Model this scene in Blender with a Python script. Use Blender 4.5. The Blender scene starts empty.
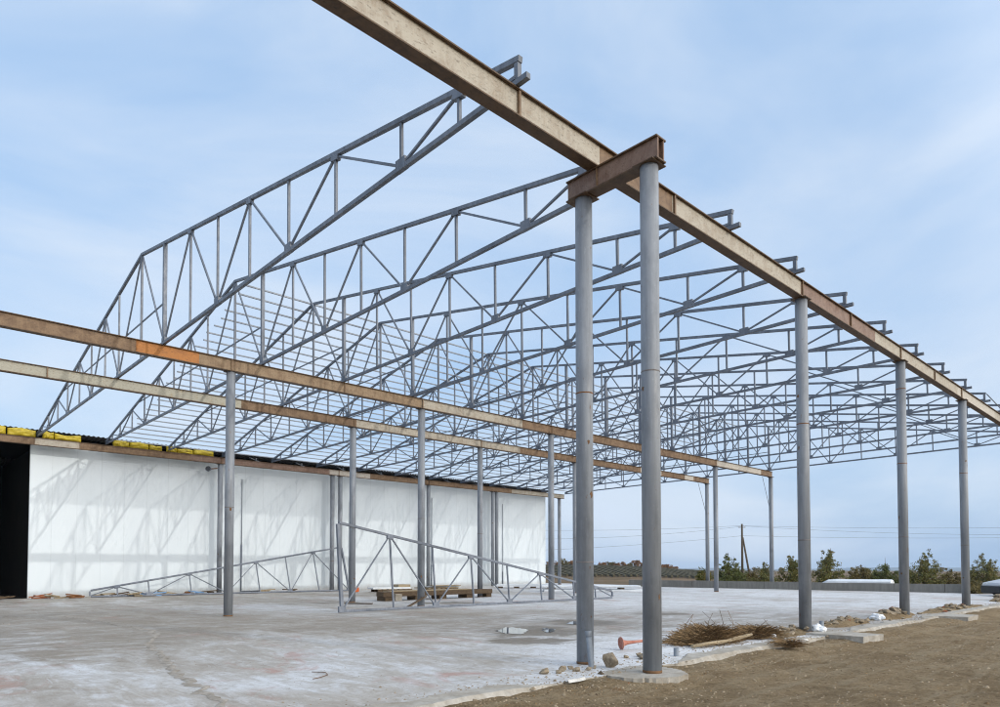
import bpy, bmesh, math, random
from mathutils import Vector, Matrix, noise
R = math.radians
random.seed(7)
S = bpy.context.scene
COL = S.collection
rnd = random.uniform

# ------------------------------------------------------------------ helpers
class MB:
    """collects boxes, bars, tubes, sheets; build() links them as ONE mesh object"""
    def __init__(s): s.v = []; s.f = []; s.sm = []
    def add(s, vs, fs, smooth=False):
        o = len(s.v); s.v += [tuple(v) for v in vs]
        s.f += [tuple(i + o for i in f) for f in fs]; s.sm += [smooth] * len(fs); return s
    def hexa(s, c): return s.add(c, [(0,3,2,1),(4,5,6,7),(0,1,5,4),(1,2,6,5),(2,3,7,6),(3,0,4,7)])
    def box(s, x0, x1, y0, y1, z0, z1):
        return s.hexa([(x0,y0,z0),(x1,y0,z0),(x1,y1,z0),(x0,y1,z0),(x0,y0,z1),(x1,y0,z1),(x1,y1,z1),(x0,y1,z1)])
    def obox(s, c, size, M=None):
        a, b, d = [q / 2 for q in size]; M = M or Matrix.Identity(3); c = Vector(c)
        return s.hexa([c + M @ Vector(q) for q in ((-a,-b,-d),(a,-b,-d),(a,b,-d),(-a,b,-d),(-a,-b,d),(a,-b,d),(a,b,d),(-a,b,d))])
    def bar(s, p0, p1, w, h, side=(0,1,0)):
        p0 = Vector(p0); p1 = Vector(p1); t = (p1 - p0).normalized()
        a = Vector(side); a = (a - t * a.dot(t)).normalized() * (w / 2); b = t.cross(a).normalized() * (h / 2)
        return s.hexa([p0-a-b, p0+a-b, p0+a+b, p0-a+b, p1-a-b, p1+a-b, p1+a+b, p1-a+b])
    def tube(s, pts, r, n=10, caps=True, smooth=True):
        pts = [Vector(p) for p in pts]; rs = r if isinstance(r, (list, tuple)) else [r] * len(pts)
        vs = []; fs = []; ref = None
        for i, p in enumerate(pts):
            t = (pts[min(i+1, len(pts)-1)] - pts[max(i-1, 0)]).normalized()
            if ref is None:
                ref = Vector((1,0,0)) if abs(t.x) < .9 else Vector((0,1,0))
            a = (ref - t * ref.dot(t)).normalized(); ref = a; b = t.cross(a)
            for k in range(n):
                q = 2 * math.pi * k / n; vs.append(p + (a * math.cos(q) + b * math.sin(q)) * rs[i])
        for i in range(len(pts) - 1):
            for k in range(n):
                k2 = (k + 1) % n; fs.append((i*n+k, i*n+k2, (i+1)*n+k2, (i+1)*n+k))
        s.add(vs, fs, smooth)
        if caps:
            o = len(s.v) - len(vs)
            s.f += [tuple(o + k for k in reversed(range(n))), tuple(o + (len(pts)-1)*n + k for k in range(n))]; s.sm += [False, False]
        return s
    def lathe(s, prof, n=24, c=(0,0,0)):
        vs = []; fs = []
        for r, z in prof:
            for k in range(n):
                q = 2 * math.pi * k / n; vs.append((c[0] + r * math.cos(q), c[1] + r * math.sin(q), c[2] + z))
        for i in range(len(prof) - 1):
            for k in range(n):
                k2 = (k + 1) % n; fs.append((i*n+k, i*n+k2, (i+1)*n+k2, (i+1)*n+k))
        return s.add(vs, fs, True)
    def mesh(s, name, mat):
        m = bpy.data.meshes.new(name); m.from_pydata(s.v, [], s.f)
        m.polygons.foreach_set('use_smooth', s.sm); m.materials.append(mat); m.update(); return m
    def build(s, name, mat, parent=None, loc=None):
        o = bpy.data.objects.new(name, s.mesh(name, mat)); COL.objects.link(o)
        if parent is not None: o.parent = parent
        if loc is not None: o.location = loc
        return o
def tag(o, label=None, cat=None, group=None, kind=None):
    if label: o['label'] = label
    if cat: o['category'] = cat
    if group: o['group'] = group
    if kind: o['kind'] = kind
    return o
def thing(name, label, cat, loc=(0,0,0), rz=0, group=None):
    o = bpy.data.objects.new(name, None); COL.objects.link(o); o.empty_display_size = .2
    o.location = loc; o.rotation_euler = (0, 0, rz); return tag(o, label, cat, group)
def kids(o): return [c for c in bpy.data.objects if c.parent == o]
def dup(root, loc, rz=0, label=None, group=None, rot=None):
    def rec(o, par):
        c = o.copy(); COL.objects.link(c); c.parent = par
        for ch in kids(o): rec(ch, c)
        return c
    r = rec(root, None); r.location = loc; r.rotation_euler = rot or (0, 0, rz)
    if label: r['label'] = label
    if group: r['group'] = group
    return r
def bevel(o, w=.01, seg=2):
    bm = bmesh.new(); bm.from_mesh(o.data)
    bmesh.ops.bevel(bm, geom=list(bm.edges), offset=w, segments=seg, affect='EDGES', profile=.6)
    bm.to_mesh(o.data); bm.free(); return o

# ------------------------------------------------------------------ materials
MATS = {}
class NT:
    def __init__(s, name, rough=.6, metal=0, spec=.5):
        m = bpy.data.materials.new(name); m.use_nodes = True; s.m = m; s.t = m.node_tree
        s.b = s.t.nodes['Principled BSDF']; s.b.inputs['Roughness'].default_value = rough
        s.b.inputs['Metallic'].default_value = metal; s.b.inputs['Specular IOR Level'].default_value = spec
        s.geo = s.t.nodes.new('ShaderNodeNewGeometry'); s.obj = s.t.nodes.new('ShaderNodeTexCoord')
        MATS[name] = m
    def L(s, a, b): s.t.links.new(a, b)
    def coord(s, world=True, scale=(1,1,1), rot=(0,0,0), off=(0,0,0)):
        mp = s.t.nodes.new('ShaderNodeMapping'); mp.inputs['Scale'].default_value = scale
        mp.inputs['Rotation'].default_value = rot; mp.inputs['Location'].default_value = off
        s.L(s.geo.outputs['Position'] if world else s.obj.outputs['Object'], mp.inputs['Vector']); return mp.outputs[0]
    def noise(s, vec, scale=1, detail=6, rough=.6, dist=0):
        n = s.t.nodes.new('ShaderNodeTexNoise'); n.inputs['Scale'].default_value = scale; n.inputs['Detail'].default_value = detail
        n.inputs['Roughness'].default_value = rough; n.inputs['Distortion'].default_value = dist; s.L(vec, n.inputs['Vector']); return n.outputs['Fac']
    def ramp(s, fac, stops):
        r = s.t.nodes.new('ShaderNodeValToRGB'); e = r.color_ramp.elements
        e.remove(e[1]); e[0].position = stops[0][0]
        for p, c in stops[1:]: e.new(p)
        for i, (p, c) in enumerate(stops): e[i].color = tuple(c) + (1,) if isinstance(c, (tuple, list)) else (c, c, c, 1)
        s.L(fac, r.inputs[0]); return r.outputs[0]
    def mix(s, fac, a, b, mode='MIX'):
        n = s.t.nodes.new('ShaderNodeMix'); n.data_type = 'RGBA'; n.blend_type = mode
        for v, i in ((fac, 0), (a, 6), (b, 7)):
            if isinstance(v, (int, float)): n.inputs[i].default_value = v
            elif isinstance(v, tuple): n.inputs[i].default_value = v + (1,)
            else: s.L(v, n.inputs[i])
        return n.outputs[2]
    def spread(s, f, k=2.2): return s.math('ADD', s.math('MULTIPLY', s.math('SUBTRACT', f, .5), k), .5)
    def math(s, op, a, b=0):
        n = s.t.nodes.new('ShaderNodeMath'); n.operation = op
        for i, v in enumerate((a, b)):
            if isinstance(v, (int, float)): n.inputs[i].default_value = v
            else: s.L(v, n.inputs[i])
        return n.outputs[0]
    def color(s, c):
        if isinstance(c, tuple): s.b.inputs['Base Color'].default_value = c + (1,)
        else: s.L(c, s.b.inputs['Base Color'])
        return s
    def roughness(s, c): s.L(c, s.b.inputs['Roughness']); return s
    def bump(s, h, strength=.3, dist=.02):
        n = s.t.nodes.new('ShaderNodeBump'); n.inputs['Strength'].default_value = strength; n.inputs['Distance'].default_value = dist
        s.L(h, n.inputs['Height']); s.L(n.outputs[0], s.b.inputs['Normal']); return s
    def rand(s):
        n = s.t.nodes.new('ShaderNodeObjectInfo'); return n.outputs['Random']
    def island(s): return s.geo.outputs['Random Per Island']

def m_paint(name, base, dark, rust=(.16,.07,.025), amount=.66, rough=.45):
    n = NT(name, rough)
    a = n.spread(n.noise(n.coord(scale=(7,7,.5)), 1, 8, .65), 1.9); b = n.noise(n.coord(scale=(9,9,4), off=(3,1,7)), 1, 6, .7)
    g = n.noise(n.coord(scale=(1.2,1.2,.8), off=(1,8,2)), 1, 5, .6); q = n.noise(n.coord(scale=(40,40,14)), 1, 4, .7)
    c = n.mix(n.ramp(a, [(.2, 0), (.8, 1)]), dark, base)
    c = n.mix(n.ramp(g, [(.50, 0), (.66, .5)]), c, tuple(x * .62 for x in dark))
    c = n.mix(n.ramp(q, [(.60, 0), (.70, .35)]), c, tuple(x * 1.35 for x in base))
    c = n.mix(n.ramp(b, [(amount, 0), (amount + .05, .9)]), c, rust)
    n.color(c); n.bump(n.math('ADD', a, n.math('MULTIPLY', q, .5)), .10, .01); n.roughness(n.ramp(b, [(.4, rough - .05), (.8, .8)])); return n.m
def m_steel(name, base, rust, lo=.45, hi=.62, rough=.62):
    n = NT(name, rough)
    a = n.noise(n.coord(scale=(5,3.2,4)), 1, 9, .72, .5); b = n.noise(n.coord(scale=(26,11,34), off=(5,2,1)), 1, 5, .7)
    v = n.noise(n.coord(scale=(9,13,1.2), off=(2,2,1)), 1, 7, .72)
    f = n.spread(n.math('ADD', n.math('MULTIPLY', a, .5), n.math('ADD', n.math('MULTIPLY', b, .2), n.math('MULTIPLY', v, .3))), 1.7)
    c = n.mix(n.ramp(f, [(lo, 0), (hi, 1)]), base, rust)
    c = n.mix(n.ramp(v, [(.55, 0), (.68, .5)]), c, tuple(x * 1.25 for x in base))
    n.color(n.mix(n.ramp(b, [(.32, .7), (.46, 0)]), c, tuple(x * .4 for x in rust)))
    n.bump(b, .2, .01); return n.m
m_paint('column_paint', (.255,.28,.315), (.16,.178,.205), amount=.645)
m_paint('truss_paint', (.165,.19,.235), (.095,.115,.15), amount=.70)
m_paint('purlin_paint', (.25,.285,.34), (.17,.20,.245), amount=.78)
m_steel('flange_rust', (.105,.06,.028), (.06,.032,.015))
m_steel('steel_tan', (.39,.36,.30), (.18,.115,.065), .46, .80)
m_steel('steel_pale', (.45,.42,.37), (.24,.15,.08), .55, .78)
m_steel('steel_rusty', (.28,.20,.12), (.13,.07,.033), .42, .72)
m_steel('steel_greygreen', (.36,.35,.29), (.30,.19,.08), .56, .72)
m_steel('steel_brown', (.21,.135,.075), (.10,.052,.024), .42, .66)
m_steel('steel_reddish', (.225,.15,.115), (.13,.065,.038), .42, .68)
m_steel('steel_orange', (.40,.155,.03), (.22,.08,.02), .5, .75)
n = NT('rust', .85); n.color(n.ramp(n.noise(n.coord(), 14, 6), [(.3, (.09,.04,.016)), (.7, (.26,.11,.035))]))

def m_plain(name, c1, c2, scale=6, rough=.7, bump=.2, stretch=(1,1,1), dist=.02, spec=.4):
    n = NT(name, rough, spec=spec); f = n.noise(n.coord(world=False, scale=stretch), scale, 7, .65)
    n.color(n.ramp(f, [(.3, c1), (.7, c2)])); n.bump(f, bump, dist); return n
m_plain('timber', (.05,.032,.018), (.14,.095,.055), 6, .8, stretch=(1,8,8))
m_plain('timber_pale', (.22,.17,.10), (.38,.31,.21), 6, .8, stretch=(1,8,8))
m_plain('stone', (.13,.10,.065), (.36,.30,.22), 2.2, .92, .6)
m_plain('clod', (.13,.09,.05), (.42,.35,.25), 3, .95, .4)
m_plain('brick_scrap', (.22,.06,.025), (.34,.13,.06), 9, .9, .4)
m_plain('white_plastic', (.62,.66,.70), (.80,.83,.86), 3, .35, .1)
m_plain('white_sheet', (.60,.65,.70), (.74,.78,.82), 2, .35, .05)
m_plain('dark_plastic', (.015,.015,.016), (.03,.03,.03), 5, .5, .1)
m_plain('pipe_grey', (.15,.175,.21), (.23,.265,.31), 5, .5, .05)
m_plain('conduit', (.20,.23,.27), (.30,.33,.37), 5, .5, .05)
m_plain('orange_faded', (.30,.09,.055), (.45,.22,.165), 5, .6, .1)
m_plain('orange_bright', (.55,.10,.02), (.65,.16,.03), 5, .5, .1)
m_plain('blue_plastic', (.12,.26,.5), (.2,.38,.62), 5, .4, .1)
m_plain('yellow_foil', (.33,.25,.012), (.55,.43,.03), 3, .38, 1.0, dist=.06)
m_plain('interior_shade', (.006,.006,.006), (.012,.011,.010), 1, .95, 0, spec=.1)  # near-black colour paints in the gloom of the hall and eave gap
m_plain('roof_sheet', (.05,.05,.052), (.09,.09,.09), 3, .6, .1)
m_plain('pole_wood', (.05,.04,.03), (.11,.085,.06), 4, .9, .2, stretch=(6,6,.5))
m_plain('cable', (.03,.03,.035), (.05,.05,.055), 4, .7, 0)
m_plain('bark', (.05,.035,.02), (.12,.09,.055), 8, .9, .3)
m_plain('car_paint', (.40,.42,.45), (.44,.46,.49), 2, .25, 0)
m_plain('glass_dark', (.012,.014,.016), (.02,.022,.025), 2, .08, 0)
m_plain('rubber', (.012,.012,.012), (.025,.024,.023), 6, .85, .1)
m_plain('rim', (.3,.31,.32), (.4,.41,.42), 4, .35, 0)
m_plain('lens', (.6,.62,.64), (.7,.72,.74), 4, .15, 0)
m_plain('block_wall', (.15,.15,.14), (.24,.235,.22), 1.3, .9, .25, stretch=(3,3,.5))
n = NT('dry_weed', .9); n.color(n.ramp(n.island(), [(.0, (.05,.028,.012)), (.5, (.17,.105,.045)), (1, (.30,.20,.10))]))

m_plain('foot', (.09,.05,.025), (.20,.11,.055), 9, .9, .3)
m_plain('seam', (.11,.085,.07), (.20,.20,.21), 9, .7, .2)
def m_leaf(name, stops):
    n = NT(name, .6, spec=.3); n.b.inputs['Transmission Weight'].default_value = 0
    f = n.math('ADD', n.math('MULTIPLY', n.island(), .65), n.math('MULTIPLY', n.noise(n.coord(), 1.3, 3), .45))
    n.color(n.ramp(f, stops)); return n.m
m_leaf('leaf_olive', [(.1, (.036,.050,.012)), (.45, (.085,.096,.022)), (.75, (.150,.132,.032)), (.98, (.15,.085,.025))])
m_leaf('leaf_green', [(.1, (.036,.054,.014)), (.5, (.080,.102,.026)), (.95, (.130,.125,.034))])
m_leaf('leaf_brown', [(.1, (.045,.042,.014)), (.5, (.10,.085,.025)), (.95, (.17,.12,.035))])
m_leaf('leaf_autumn', [(.1, (.06,.035,.015)), (.5, (.16,.075,.025)), (.95, (.26,.13,.035))])

# white wall cladding: fine ribs, panel joints, soft dirt at the foot
n = NT('wall_panel', .42)
pos = n.t.nodes.new('ShaderNodeSeparateXYZ'); n.L(n.geo.outputs['Position'], pos.inputs[0])
w = n.noise(n.coord(scale=(1,1.5,.35)), 1, 6, .6); d = n.noise(n.coord(scale=(1,3,1)), 1, 7, .7)
jy = n.math('ABSOLUTE', n.math('SUBTRACT', n.math('FRACT', n.math('MULTIPLY', n.math('SUBTRACT', pos.outputs['Y'], .06), 1 / 1.15)), .5))
joint = n.ramp(jy, [(.012 / 1.15, 1), (.022 / 1.15, 0)])
c = n.mix(w, (.60,.675,.735), (.67,.74,.79))
c = n.mix(n.math('MULTIPLY', joint, .2), c, (.35,.40,.44))
foot = n.ramp(n.math('ADD', n.math('MULTIPLY', pos.outputs['Z'], .9), n.math('MULTIPLY', d, .5)), [(.2, .55), (.6, 0)])
n.color(n.mix(foot, c, (.40,.36,.30)))
rib = n.math('SINE', n.math('MULTIPLY', pos.outputs['Y'], 2 * math.pi / .19))
n.bump(n.math('SUBTRACT', n.math('MULTIPLY', rib, .3), joint), .18, .006)

# concrete slab: pale blue grey, brown mud film, red stains, scrape marks
n = NT('concrete', .62, spec=.45)
big = n.noise(n.coord(scale=(.09,.16,1), rot=(0,0,.35)), 1, 7, .6, .6)
mid = n.noise(n.coord(scale=(.55,.95,1), rot=(0,0,-.5), off=(4,9,0)), 1, 8, .68, .8)
strk = n.noise(n.coord(scale=(.6,2.6,1), rot=(0,0,.62), off=(1,2,0)), 1, 9, .72, 1.4)
strk2 = n.noise(n.coord(scale=(1.5,.5,1), rot=(0,0,.35), off=(7,2,0)), 1, 9, .72, 1.2)
fine = n.noise(n.coord(), 9, 8, .75)
grit = n.noise(n.coord(), 46, 4, .7)
pos = n.t.nodes.new('ShaderNodeSeparateXYZ'); n.L(n.geo.outputs['Position'], pos.inputs[0])
# mud carried in through the near left part of the slab
md = n.math('MULTIPLY', n.math('ADD', pos.outputs['X'], n.math('MULTIPLY', pos.outputs['Y'], .95)), -1 / 26)
f = n.math('ADD', n.math('MULTIPLY', big, .55), n.math('ADD', n.math('MULTIPLY', mid, .30), n.math('MULTIPLY', strk, .32)))
f = n.math('ADD', n.spread(n.math('MULTIPLY', f, 1 / 1.17), 2.6), n.math('MULTIPLY', n.math('MINIMUM', n.math('MAXIMUM', md, -.2), .9), .22))
c = n.ramp(f, [(.28, (.66,.685,.715)), (.50, (.56,.575,.595)), (.66, (.38,.355,.32)), (.92, (.21,.175,.135))])
c = n.mix(n.ramp(strk2, [(.52, 0), (.60, .3), (.70, .6)]), c, (.27,.235,.19))
c = n.mix(n.ramp(strk, [(.53, 0), (.62, .5)]), c, (.62,.64,.66))
red = n.noise(n.coord(scale=(.35,.8,1), rot=(0,0,.6), off=(11,4,0)), 1, 7, .7, .8)
c = n.mix(n.ramp(red, [(.56, 0), (.66, .65)]), c, (.36,.19,.15))
c = n.mix(n.ramp(fine, [(.36, .6), (.5, 0)]), c, (.26,.24,.21))
c = n.mix(n.ramp(grit, [(.58, 0), (.66, .6)]), c, (.13,.11,.085))
lin = lambda a, b: n.math('ADD', n.math('MULTIPLY', pos.outputs['X'], a), n.math('MULTIPLY', pos.outputs['Y'], b))
dd = n.math('ADD', lin(-.727, .686), n.math('MULTIPLY', n.math('SUBTRACT', mid, .5), 9)); rr = n.math('ADD', lin(.686, .727), n.math('MULTIPLY', n.math('SUBTRACT', big, .5), 14))
band = n.ramp(n.math('MULTIPLY', dd, 1 / 40), [(.38, 0), (.45, .85), (.60, .75), (.72, .1)])
left = n.math('MULTIPLY', n.ramp(n.math('MULTIPLY', dd, 1 / 40), [(.27, 0), (.32, .95), (.44, .95), (.50, .3)]), n.ramp(n.math('MULTIPLY', rr, -1 / 20), [(.22, 0), (.30, 1)]))
dirtm = n.math('MULTIPLY', n.math('MAXIMUM', band, left), n.ramp(strk2, [(.38, .35), (.54, 1)]))
c = n.mix(dirtm, c, n.mix(n.spread(fine, 2), (.15,.125,.092), (.29,.255,.21)))
wet = None
for (x, y, a, b) in [(-12.2, 12.7, 1.35, 1.6), (-12.9, 15.6, 1.4, 1.3), (-10.6, 11.0, 1.3, .75), (-24, 19.5, 2.2, 1.2), (-13.5, 20.5, 1.0, .8)]:
    v = n.t.nodes.new('ShaderNodeVectorMath'); v.operation = 'SUBTRACT'; n.L(n.geo.outputs['Position'], v.inputs[0]); v.inputs[1].default_value = (x, y, 0)
    mp_ = n.t.nodes.new('ShaderNodeMapping'); mp_.inputs['Rotation'].default_value = (0, 0, -R(46.65)); n.L(v.outputs[0], mp_.inputs[0])
    sc = n.t.nodes.new('ShaderNodeVectorMath'); sc.operation = 'MULTIPLY'; n.L(mp_.outputs[0], sc.inputs[0]); sc.inputs[1].default_value = (1 / a, 1 / b, 0)
    ln = n.t.nodes.new('ShaderNodeVectorMath'); ln.operation = 'LENGTH'; n.L(sc.outputs[0], ln.inputs[0])
    m_ = n.ramp(n.math('ADD', ln.outputs['Value'], n.math('MULTIPLY', n.math('SUBTRACT', strk2, .5), 3.2)), [(.62, .9), (.80, .55), (1.0, 0)])
    wet = m_ if wet is None else n.math('MAXIMUM', wet, m_)
c = n.mix(wet, c, n.mix(fine, (.10,.083,.06), (.20,.17,.13)))
n.color(c)
n.roughness(n.ramp(mid, [(.35, .45), (.65, .75)]))
n.bump(n.math('ADD', fine, n.math('MULTIPLY', n.math('ADD', grit, strk), .5)), .35, .02)
n = NT('mud', .9); f = n.noise(n.coord(), 5, 8, .75); n.color(n.ramp(f, [(.35, (.19,.165,.13)), (.65, (.38,.35,.31))])); n.bump(f, .5, .02)
n = NT('wet_concrete', .55); f = n.noise(n.coord(), 3, 7, .7); n.color(n.ramp(f, [(.3, (.085,.07,.05)), (.7, (.18,.155,.12))])); n.bump(f, .1, .01)
n = NT('water', .02, spec=.6); n.color((.055,.06,.06)); n.bump(n.noise(n.coord(), 5, 2), .015, .01)
n = NT('edge_concrete', .9); f = n.noise(n.coord(), 7, 8, .75); g = n.noise(n.coord(), 1.2, 4)
n.color(n.mix(n.ramp(g, [(.45, 0), (.7, .7)]), n.ramp(f, [(.3, (.25,.235,.205)), (.7, (.47,.45,.41))]), (.22,.18,.125))); n.bump(f, .6, .03)
n = NT('lime', .9); n.color(n.ramp(n.noise(n.coord(), 8, 6), [(.3, (.38,.375,.36)), (.7, (.60,.60,.585))]))

# packed dirt
n = NT('dirt', .95, spec=.15)
a = n.noise(n.coord(), .55, 8, .65, .4); b = n.noise(n.coord(off=(3,5,1)), 3.2, 8, .75); g = n.noise(n.coord(), 34, 5, .8)
tr = n.noise(n.coord(scale=(3,.35,1), rot=(0,0,-.9)), 1, 6, .7, .6)
cl = n.noise(n.coord(off=(7,1,4)), 11, 6, .75)
c = n.ramp(n.spread(n.math('ADD', n.math('MULTIPLY', a, .45), n.math('ADD', n.math('MULTIPLY', b, .3), n.math('MULTIPLY', cl, .25))), 2.2), [(.2, (.145,.10,.054)), (.5, (.275,.205,.12)), (.8, (.40,.315,.20))])
c = n.mix(n.ramp(tr, [(.50, 0), (.60, .55)]), c, (.37,.305,.205))
c = n.mix(n.ramp(cl, [(.34, .7), (.46, 0)]), c, (.125,.085,.046))
c = n.mix(n.ramp(g, [(.34, .7), (.46, 0)]), c, (.075,.05,.028))
c = n.mix(n.ramp(g, [(.58, 0), (.68, .6)]), c, (.46,.40,.30))
lit = n.noise(n.coord(off=(9,2,4)), 1.1, 8, .85)
c = n.mix(n.ramp(lit, [(.60, 0), (.68, .6)]), c, (.17,.08,.03))
n.color(c); n.bump(n.math('ADD', n.math('ADD', b, cl), n.math('MULTIPLY', g, .6)), 1.0, .08)

# far land
n = NT('far_land', .95, spec=.1)
a = n.noise(n.coord(scale=(.012,.012,.012)), 1, 8, .7); b = n.noise(n.coord(scale=(.15,.15,.15)), 1, 8, .75)
n.color(n.ramp(n.math('ADD', n.math('MULTIPLY', a, .5), n.math('MULTIPLY', b, .5)), [(.36, (.07,.055,.028)), (.46, (.13,.092,.052)), (.54, (.18,.125,.075)), (.66, (.10,.088,.04))]))
n = NT('far_hill', .95, spec=.1); n.color(n.ramp(n.noise(n.coord(scale=(.002,.002,.002)), 1, 6), [(.35, (.05,.06,.05)), (.65, (.09,.10,.07))]))
n = NT('vine', .9, spec=.1); n.color(n.ramp(n.noise(n.coord(), .3, 5), [(.3, (.085,.076,.042)), (.7, (.14,.12,.075))]))
M = MATS

# ------------------------------------------------------------------ camera, light, sky
cam = bpy.data.cameras.new('camera'); co = bpy.data.objects.new('camera', cam); COL.objects.link(co)
co.location = (0, 0, 1.65); co.rotation_euler = (R(91.752), 0, R(46.649))
cam.sensor_width = 36; cam.lens = 24.67; cam.shift_y = .1918; cam.clip_start = .1; cam.clip_end = 40000
S.camera = co
SUN = Vector((1, .24, .42)).normalized(); ELEV = math.asin(SUN.z); AZ = math.atan2(SUN.x, SUN.y)
sl = bpy.data.lights.new('sun', 'SUN'); so = bpy.data.objects.new('sun', sl); COL.objects.link(so)
sl.energy = 1.05; sl.angle = R(.6); sl.color = (1, .95, .87)
so.rotation_euler = (-SUN).to_track_quat('-Z', 'Y').to_euler(); so.location = (20, 5, 20)
W = bpy.data.worlds.new('World'); S.world = W; W.use_nodes = True
nt = W.node_tree; bg = nt.nodes['Background']; bg.inputs[1].default_value = .15
sky = nt.nodes.new('ShaderNodeTexSky'); sky.sky_type = 'NISHITA'; sky.sun_disc = False
sky.sun_elevation = ELEV; sky.sun_rotation = AZ; sky.air_density = 1.4; sky.dust_density = 2.5; sky.ozone_density = 2.0
tc = nt.nodes.new('ShaderNodeTexCoord'); mp = nt.nodes.new('ShaderNodeMapping'); mp.inputs['Scale'].default_value = (1, 1, 2.6)
mp.inputs['Rotation'].default_value = (0, 0, .5)
nt.links.new(tc.outputs['Generated'], mp.inputs[0])
nz = nt.nodes.new('ShaderNodeTexNoise'); nz.inputs['Scale'].default_value = 1.7; nz.inputs['Detail'].default_value = 7; nz.inputs['Roughness'].default_value = .52; nz.inputs['Distortion'].default_value = .5
nt.links.new(mp.outputs[0], nz.inputs['Vector'])
rp = nt.nodes.new('ShaderNodeValToRGB'); rp.color_ramp.elements[0].position = .34; rp.color_ramp.elements[1].position = .72
rp.color_ramp.elements[0].color = (.70,.70,.70,1); rp.color_ramp.elements[1].color = (.97,.97,.97,1)
nt.links.new(nz.outputs[0], rp.inputs[0])
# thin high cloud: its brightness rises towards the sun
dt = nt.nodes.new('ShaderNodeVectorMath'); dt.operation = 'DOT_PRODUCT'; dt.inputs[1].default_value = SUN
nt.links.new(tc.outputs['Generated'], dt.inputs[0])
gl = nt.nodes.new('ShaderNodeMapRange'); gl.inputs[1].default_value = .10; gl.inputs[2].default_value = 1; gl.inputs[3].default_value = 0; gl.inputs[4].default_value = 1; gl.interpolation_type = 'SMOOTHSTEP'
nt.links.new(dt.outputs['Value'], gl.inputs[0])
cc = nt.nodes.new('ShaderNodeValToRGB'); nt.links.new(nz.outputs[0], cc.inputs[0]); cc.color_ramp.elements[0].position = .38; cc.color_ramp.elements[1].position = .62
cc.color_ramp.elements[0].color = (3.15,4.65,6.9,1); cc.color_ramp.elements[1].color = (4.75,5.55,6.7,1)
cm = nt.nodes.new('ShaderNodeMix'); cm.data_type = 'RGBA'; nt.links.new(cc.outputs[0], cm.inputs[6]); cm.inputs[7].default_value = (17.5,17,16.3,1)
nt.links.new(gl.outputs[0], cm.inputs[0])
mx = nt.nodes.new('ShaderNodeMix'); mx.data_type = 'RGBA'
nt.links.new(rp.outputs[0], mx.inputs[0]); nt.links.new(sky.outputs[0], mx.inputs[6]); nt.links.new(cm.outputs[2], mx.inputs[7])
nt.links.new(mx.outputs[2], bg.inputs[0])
S.view_settings.view_transform = 'Standard'; S.view_settings.look = 'None'; S.view_settings.gamma = 1; S.view_settings.exposure = 0
S.render.engine = 'CYCLES'; S.cycles.max_bounces = 6; S.cycles.filter_width = 1.1

# ------------------------------------------------------------------ ground
def sstep(a, b, x):
    t = min(1, max(0, (x - a) / (b - a))); return t * t * (3 - 2 * t)
def interp(x, tab):
    for (a, p), (b, q) in zip(tab, tab[1:]):
        if x <= b: return p + (q - p) * sstep(a, b, x)
    return tab[-1][1]
FWD = -R(46.649)                                       # heading of the photograph
def heading_px(x, y):                                  # tangent of the angle off the viewing direction
    c, s = math.cos(FWD), math.sin(FWD); r = x * c - y * s; d = x * s + y * c
    return (r / d if d > 1 else (9 if r > 0 else -9)), d
def land_z(x, y):
    r = math.hypot(x, y); t, d = heading_px(x, y)
    z = interp(r, [(0, -.5), (68, -.5), (120, -1.6), (300, -4.2), (600, -4.4), (1500, -8.0), (3000, -17), (5200, -60), (9500, -80)])
    hill = sstep(.45, .12, t) * sstep(190, 370, r) * sstep(900, 420, r)
    z += hill * 5.6
    if r > 90: z += noise.noise((x * .01, y * .01, 3)) * min(2.2, r * .0022) * (1 - .5 * hill)
    return z
def land():
    rs = [0, 20, 45, 60, 70, 80, 95, 115, 140, 170, 205, 240, 280, 320, 360, 400, 450, 520, 620, 760, 950, 1200, 1500, 1900, 2400, 3000, 3800, 5000, 7000, 9500]
    n = 260; vs = []; fs = []
    for r in rs:
        for k in range(n):
            a = 2 * math.pi * k / n; x, y = r * math.sin(a), r * math.cos(a); vs.append((x, y, land_z(x, y)))
    for i in range(len(rs) - 1):
        for k in range(n):
            k2 = (k + 1) % n; fs.append((i*n+k, (i+1)*n+k, (i+1)*n+k2, i*n+k2))
    m = MB(); m.add(vs, fs, True); tag(m.build('terrain', M['far_land']), kind='structure')
land()
def hills():
    vs = []; fs = []; n = 300
    for k in range(n):
        a = 2 * math.pi * k / n
        hx = noise.noise((math.cos(a) * 3.1, math.sin(a) * 3.1, 1.7)) + .5 * noise.noise((math.cos(a) * 9, math.sin(a) * 9, 4))
        for r, z in ((7200, -95), (8200, -52 + 20 * hx), (8900, -30 + 34 * hx), (9400, -95)):
            vs.append((r * math.sin(a), r * math.cos(a), z))
    for k in range(n):
        k2 = (k + 1) % n
        for j in range(3): fs.append((k*4+j, k*4+j+1, k2*4+j+1, k2*4+j))
    m = MB(); m.add(vs, fs, True); tag(m.build('hills', M['far_hill']), kind='structure')
hills()
def dirt_z(x, y):
    z = -.13 + .045 * noise.noise((x * .5, y * .5, 0)) + .035 * noise.noise((x * 1.6, y * 1.6, 2)) + .022 * noise.noise((x * 4.2, y * 4.2, 5))
    rut = math.sin((x * .55 - y * .28) * 1.9 + 1.2 * noise.noise((x * .2, y * .2, 8))); z += .018 * max(0, rut)
    z -= .5 * sstep(2.5, 0, min(34 - x, y + 14, 66 - y))
    z += (.085 + .03 * noise.noise((x * 2, y * 2.3, 6))) * sstep(-5.3, -6.3, x)
    if x < -6.3: z = min(z, -.02)
    return z
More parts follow.
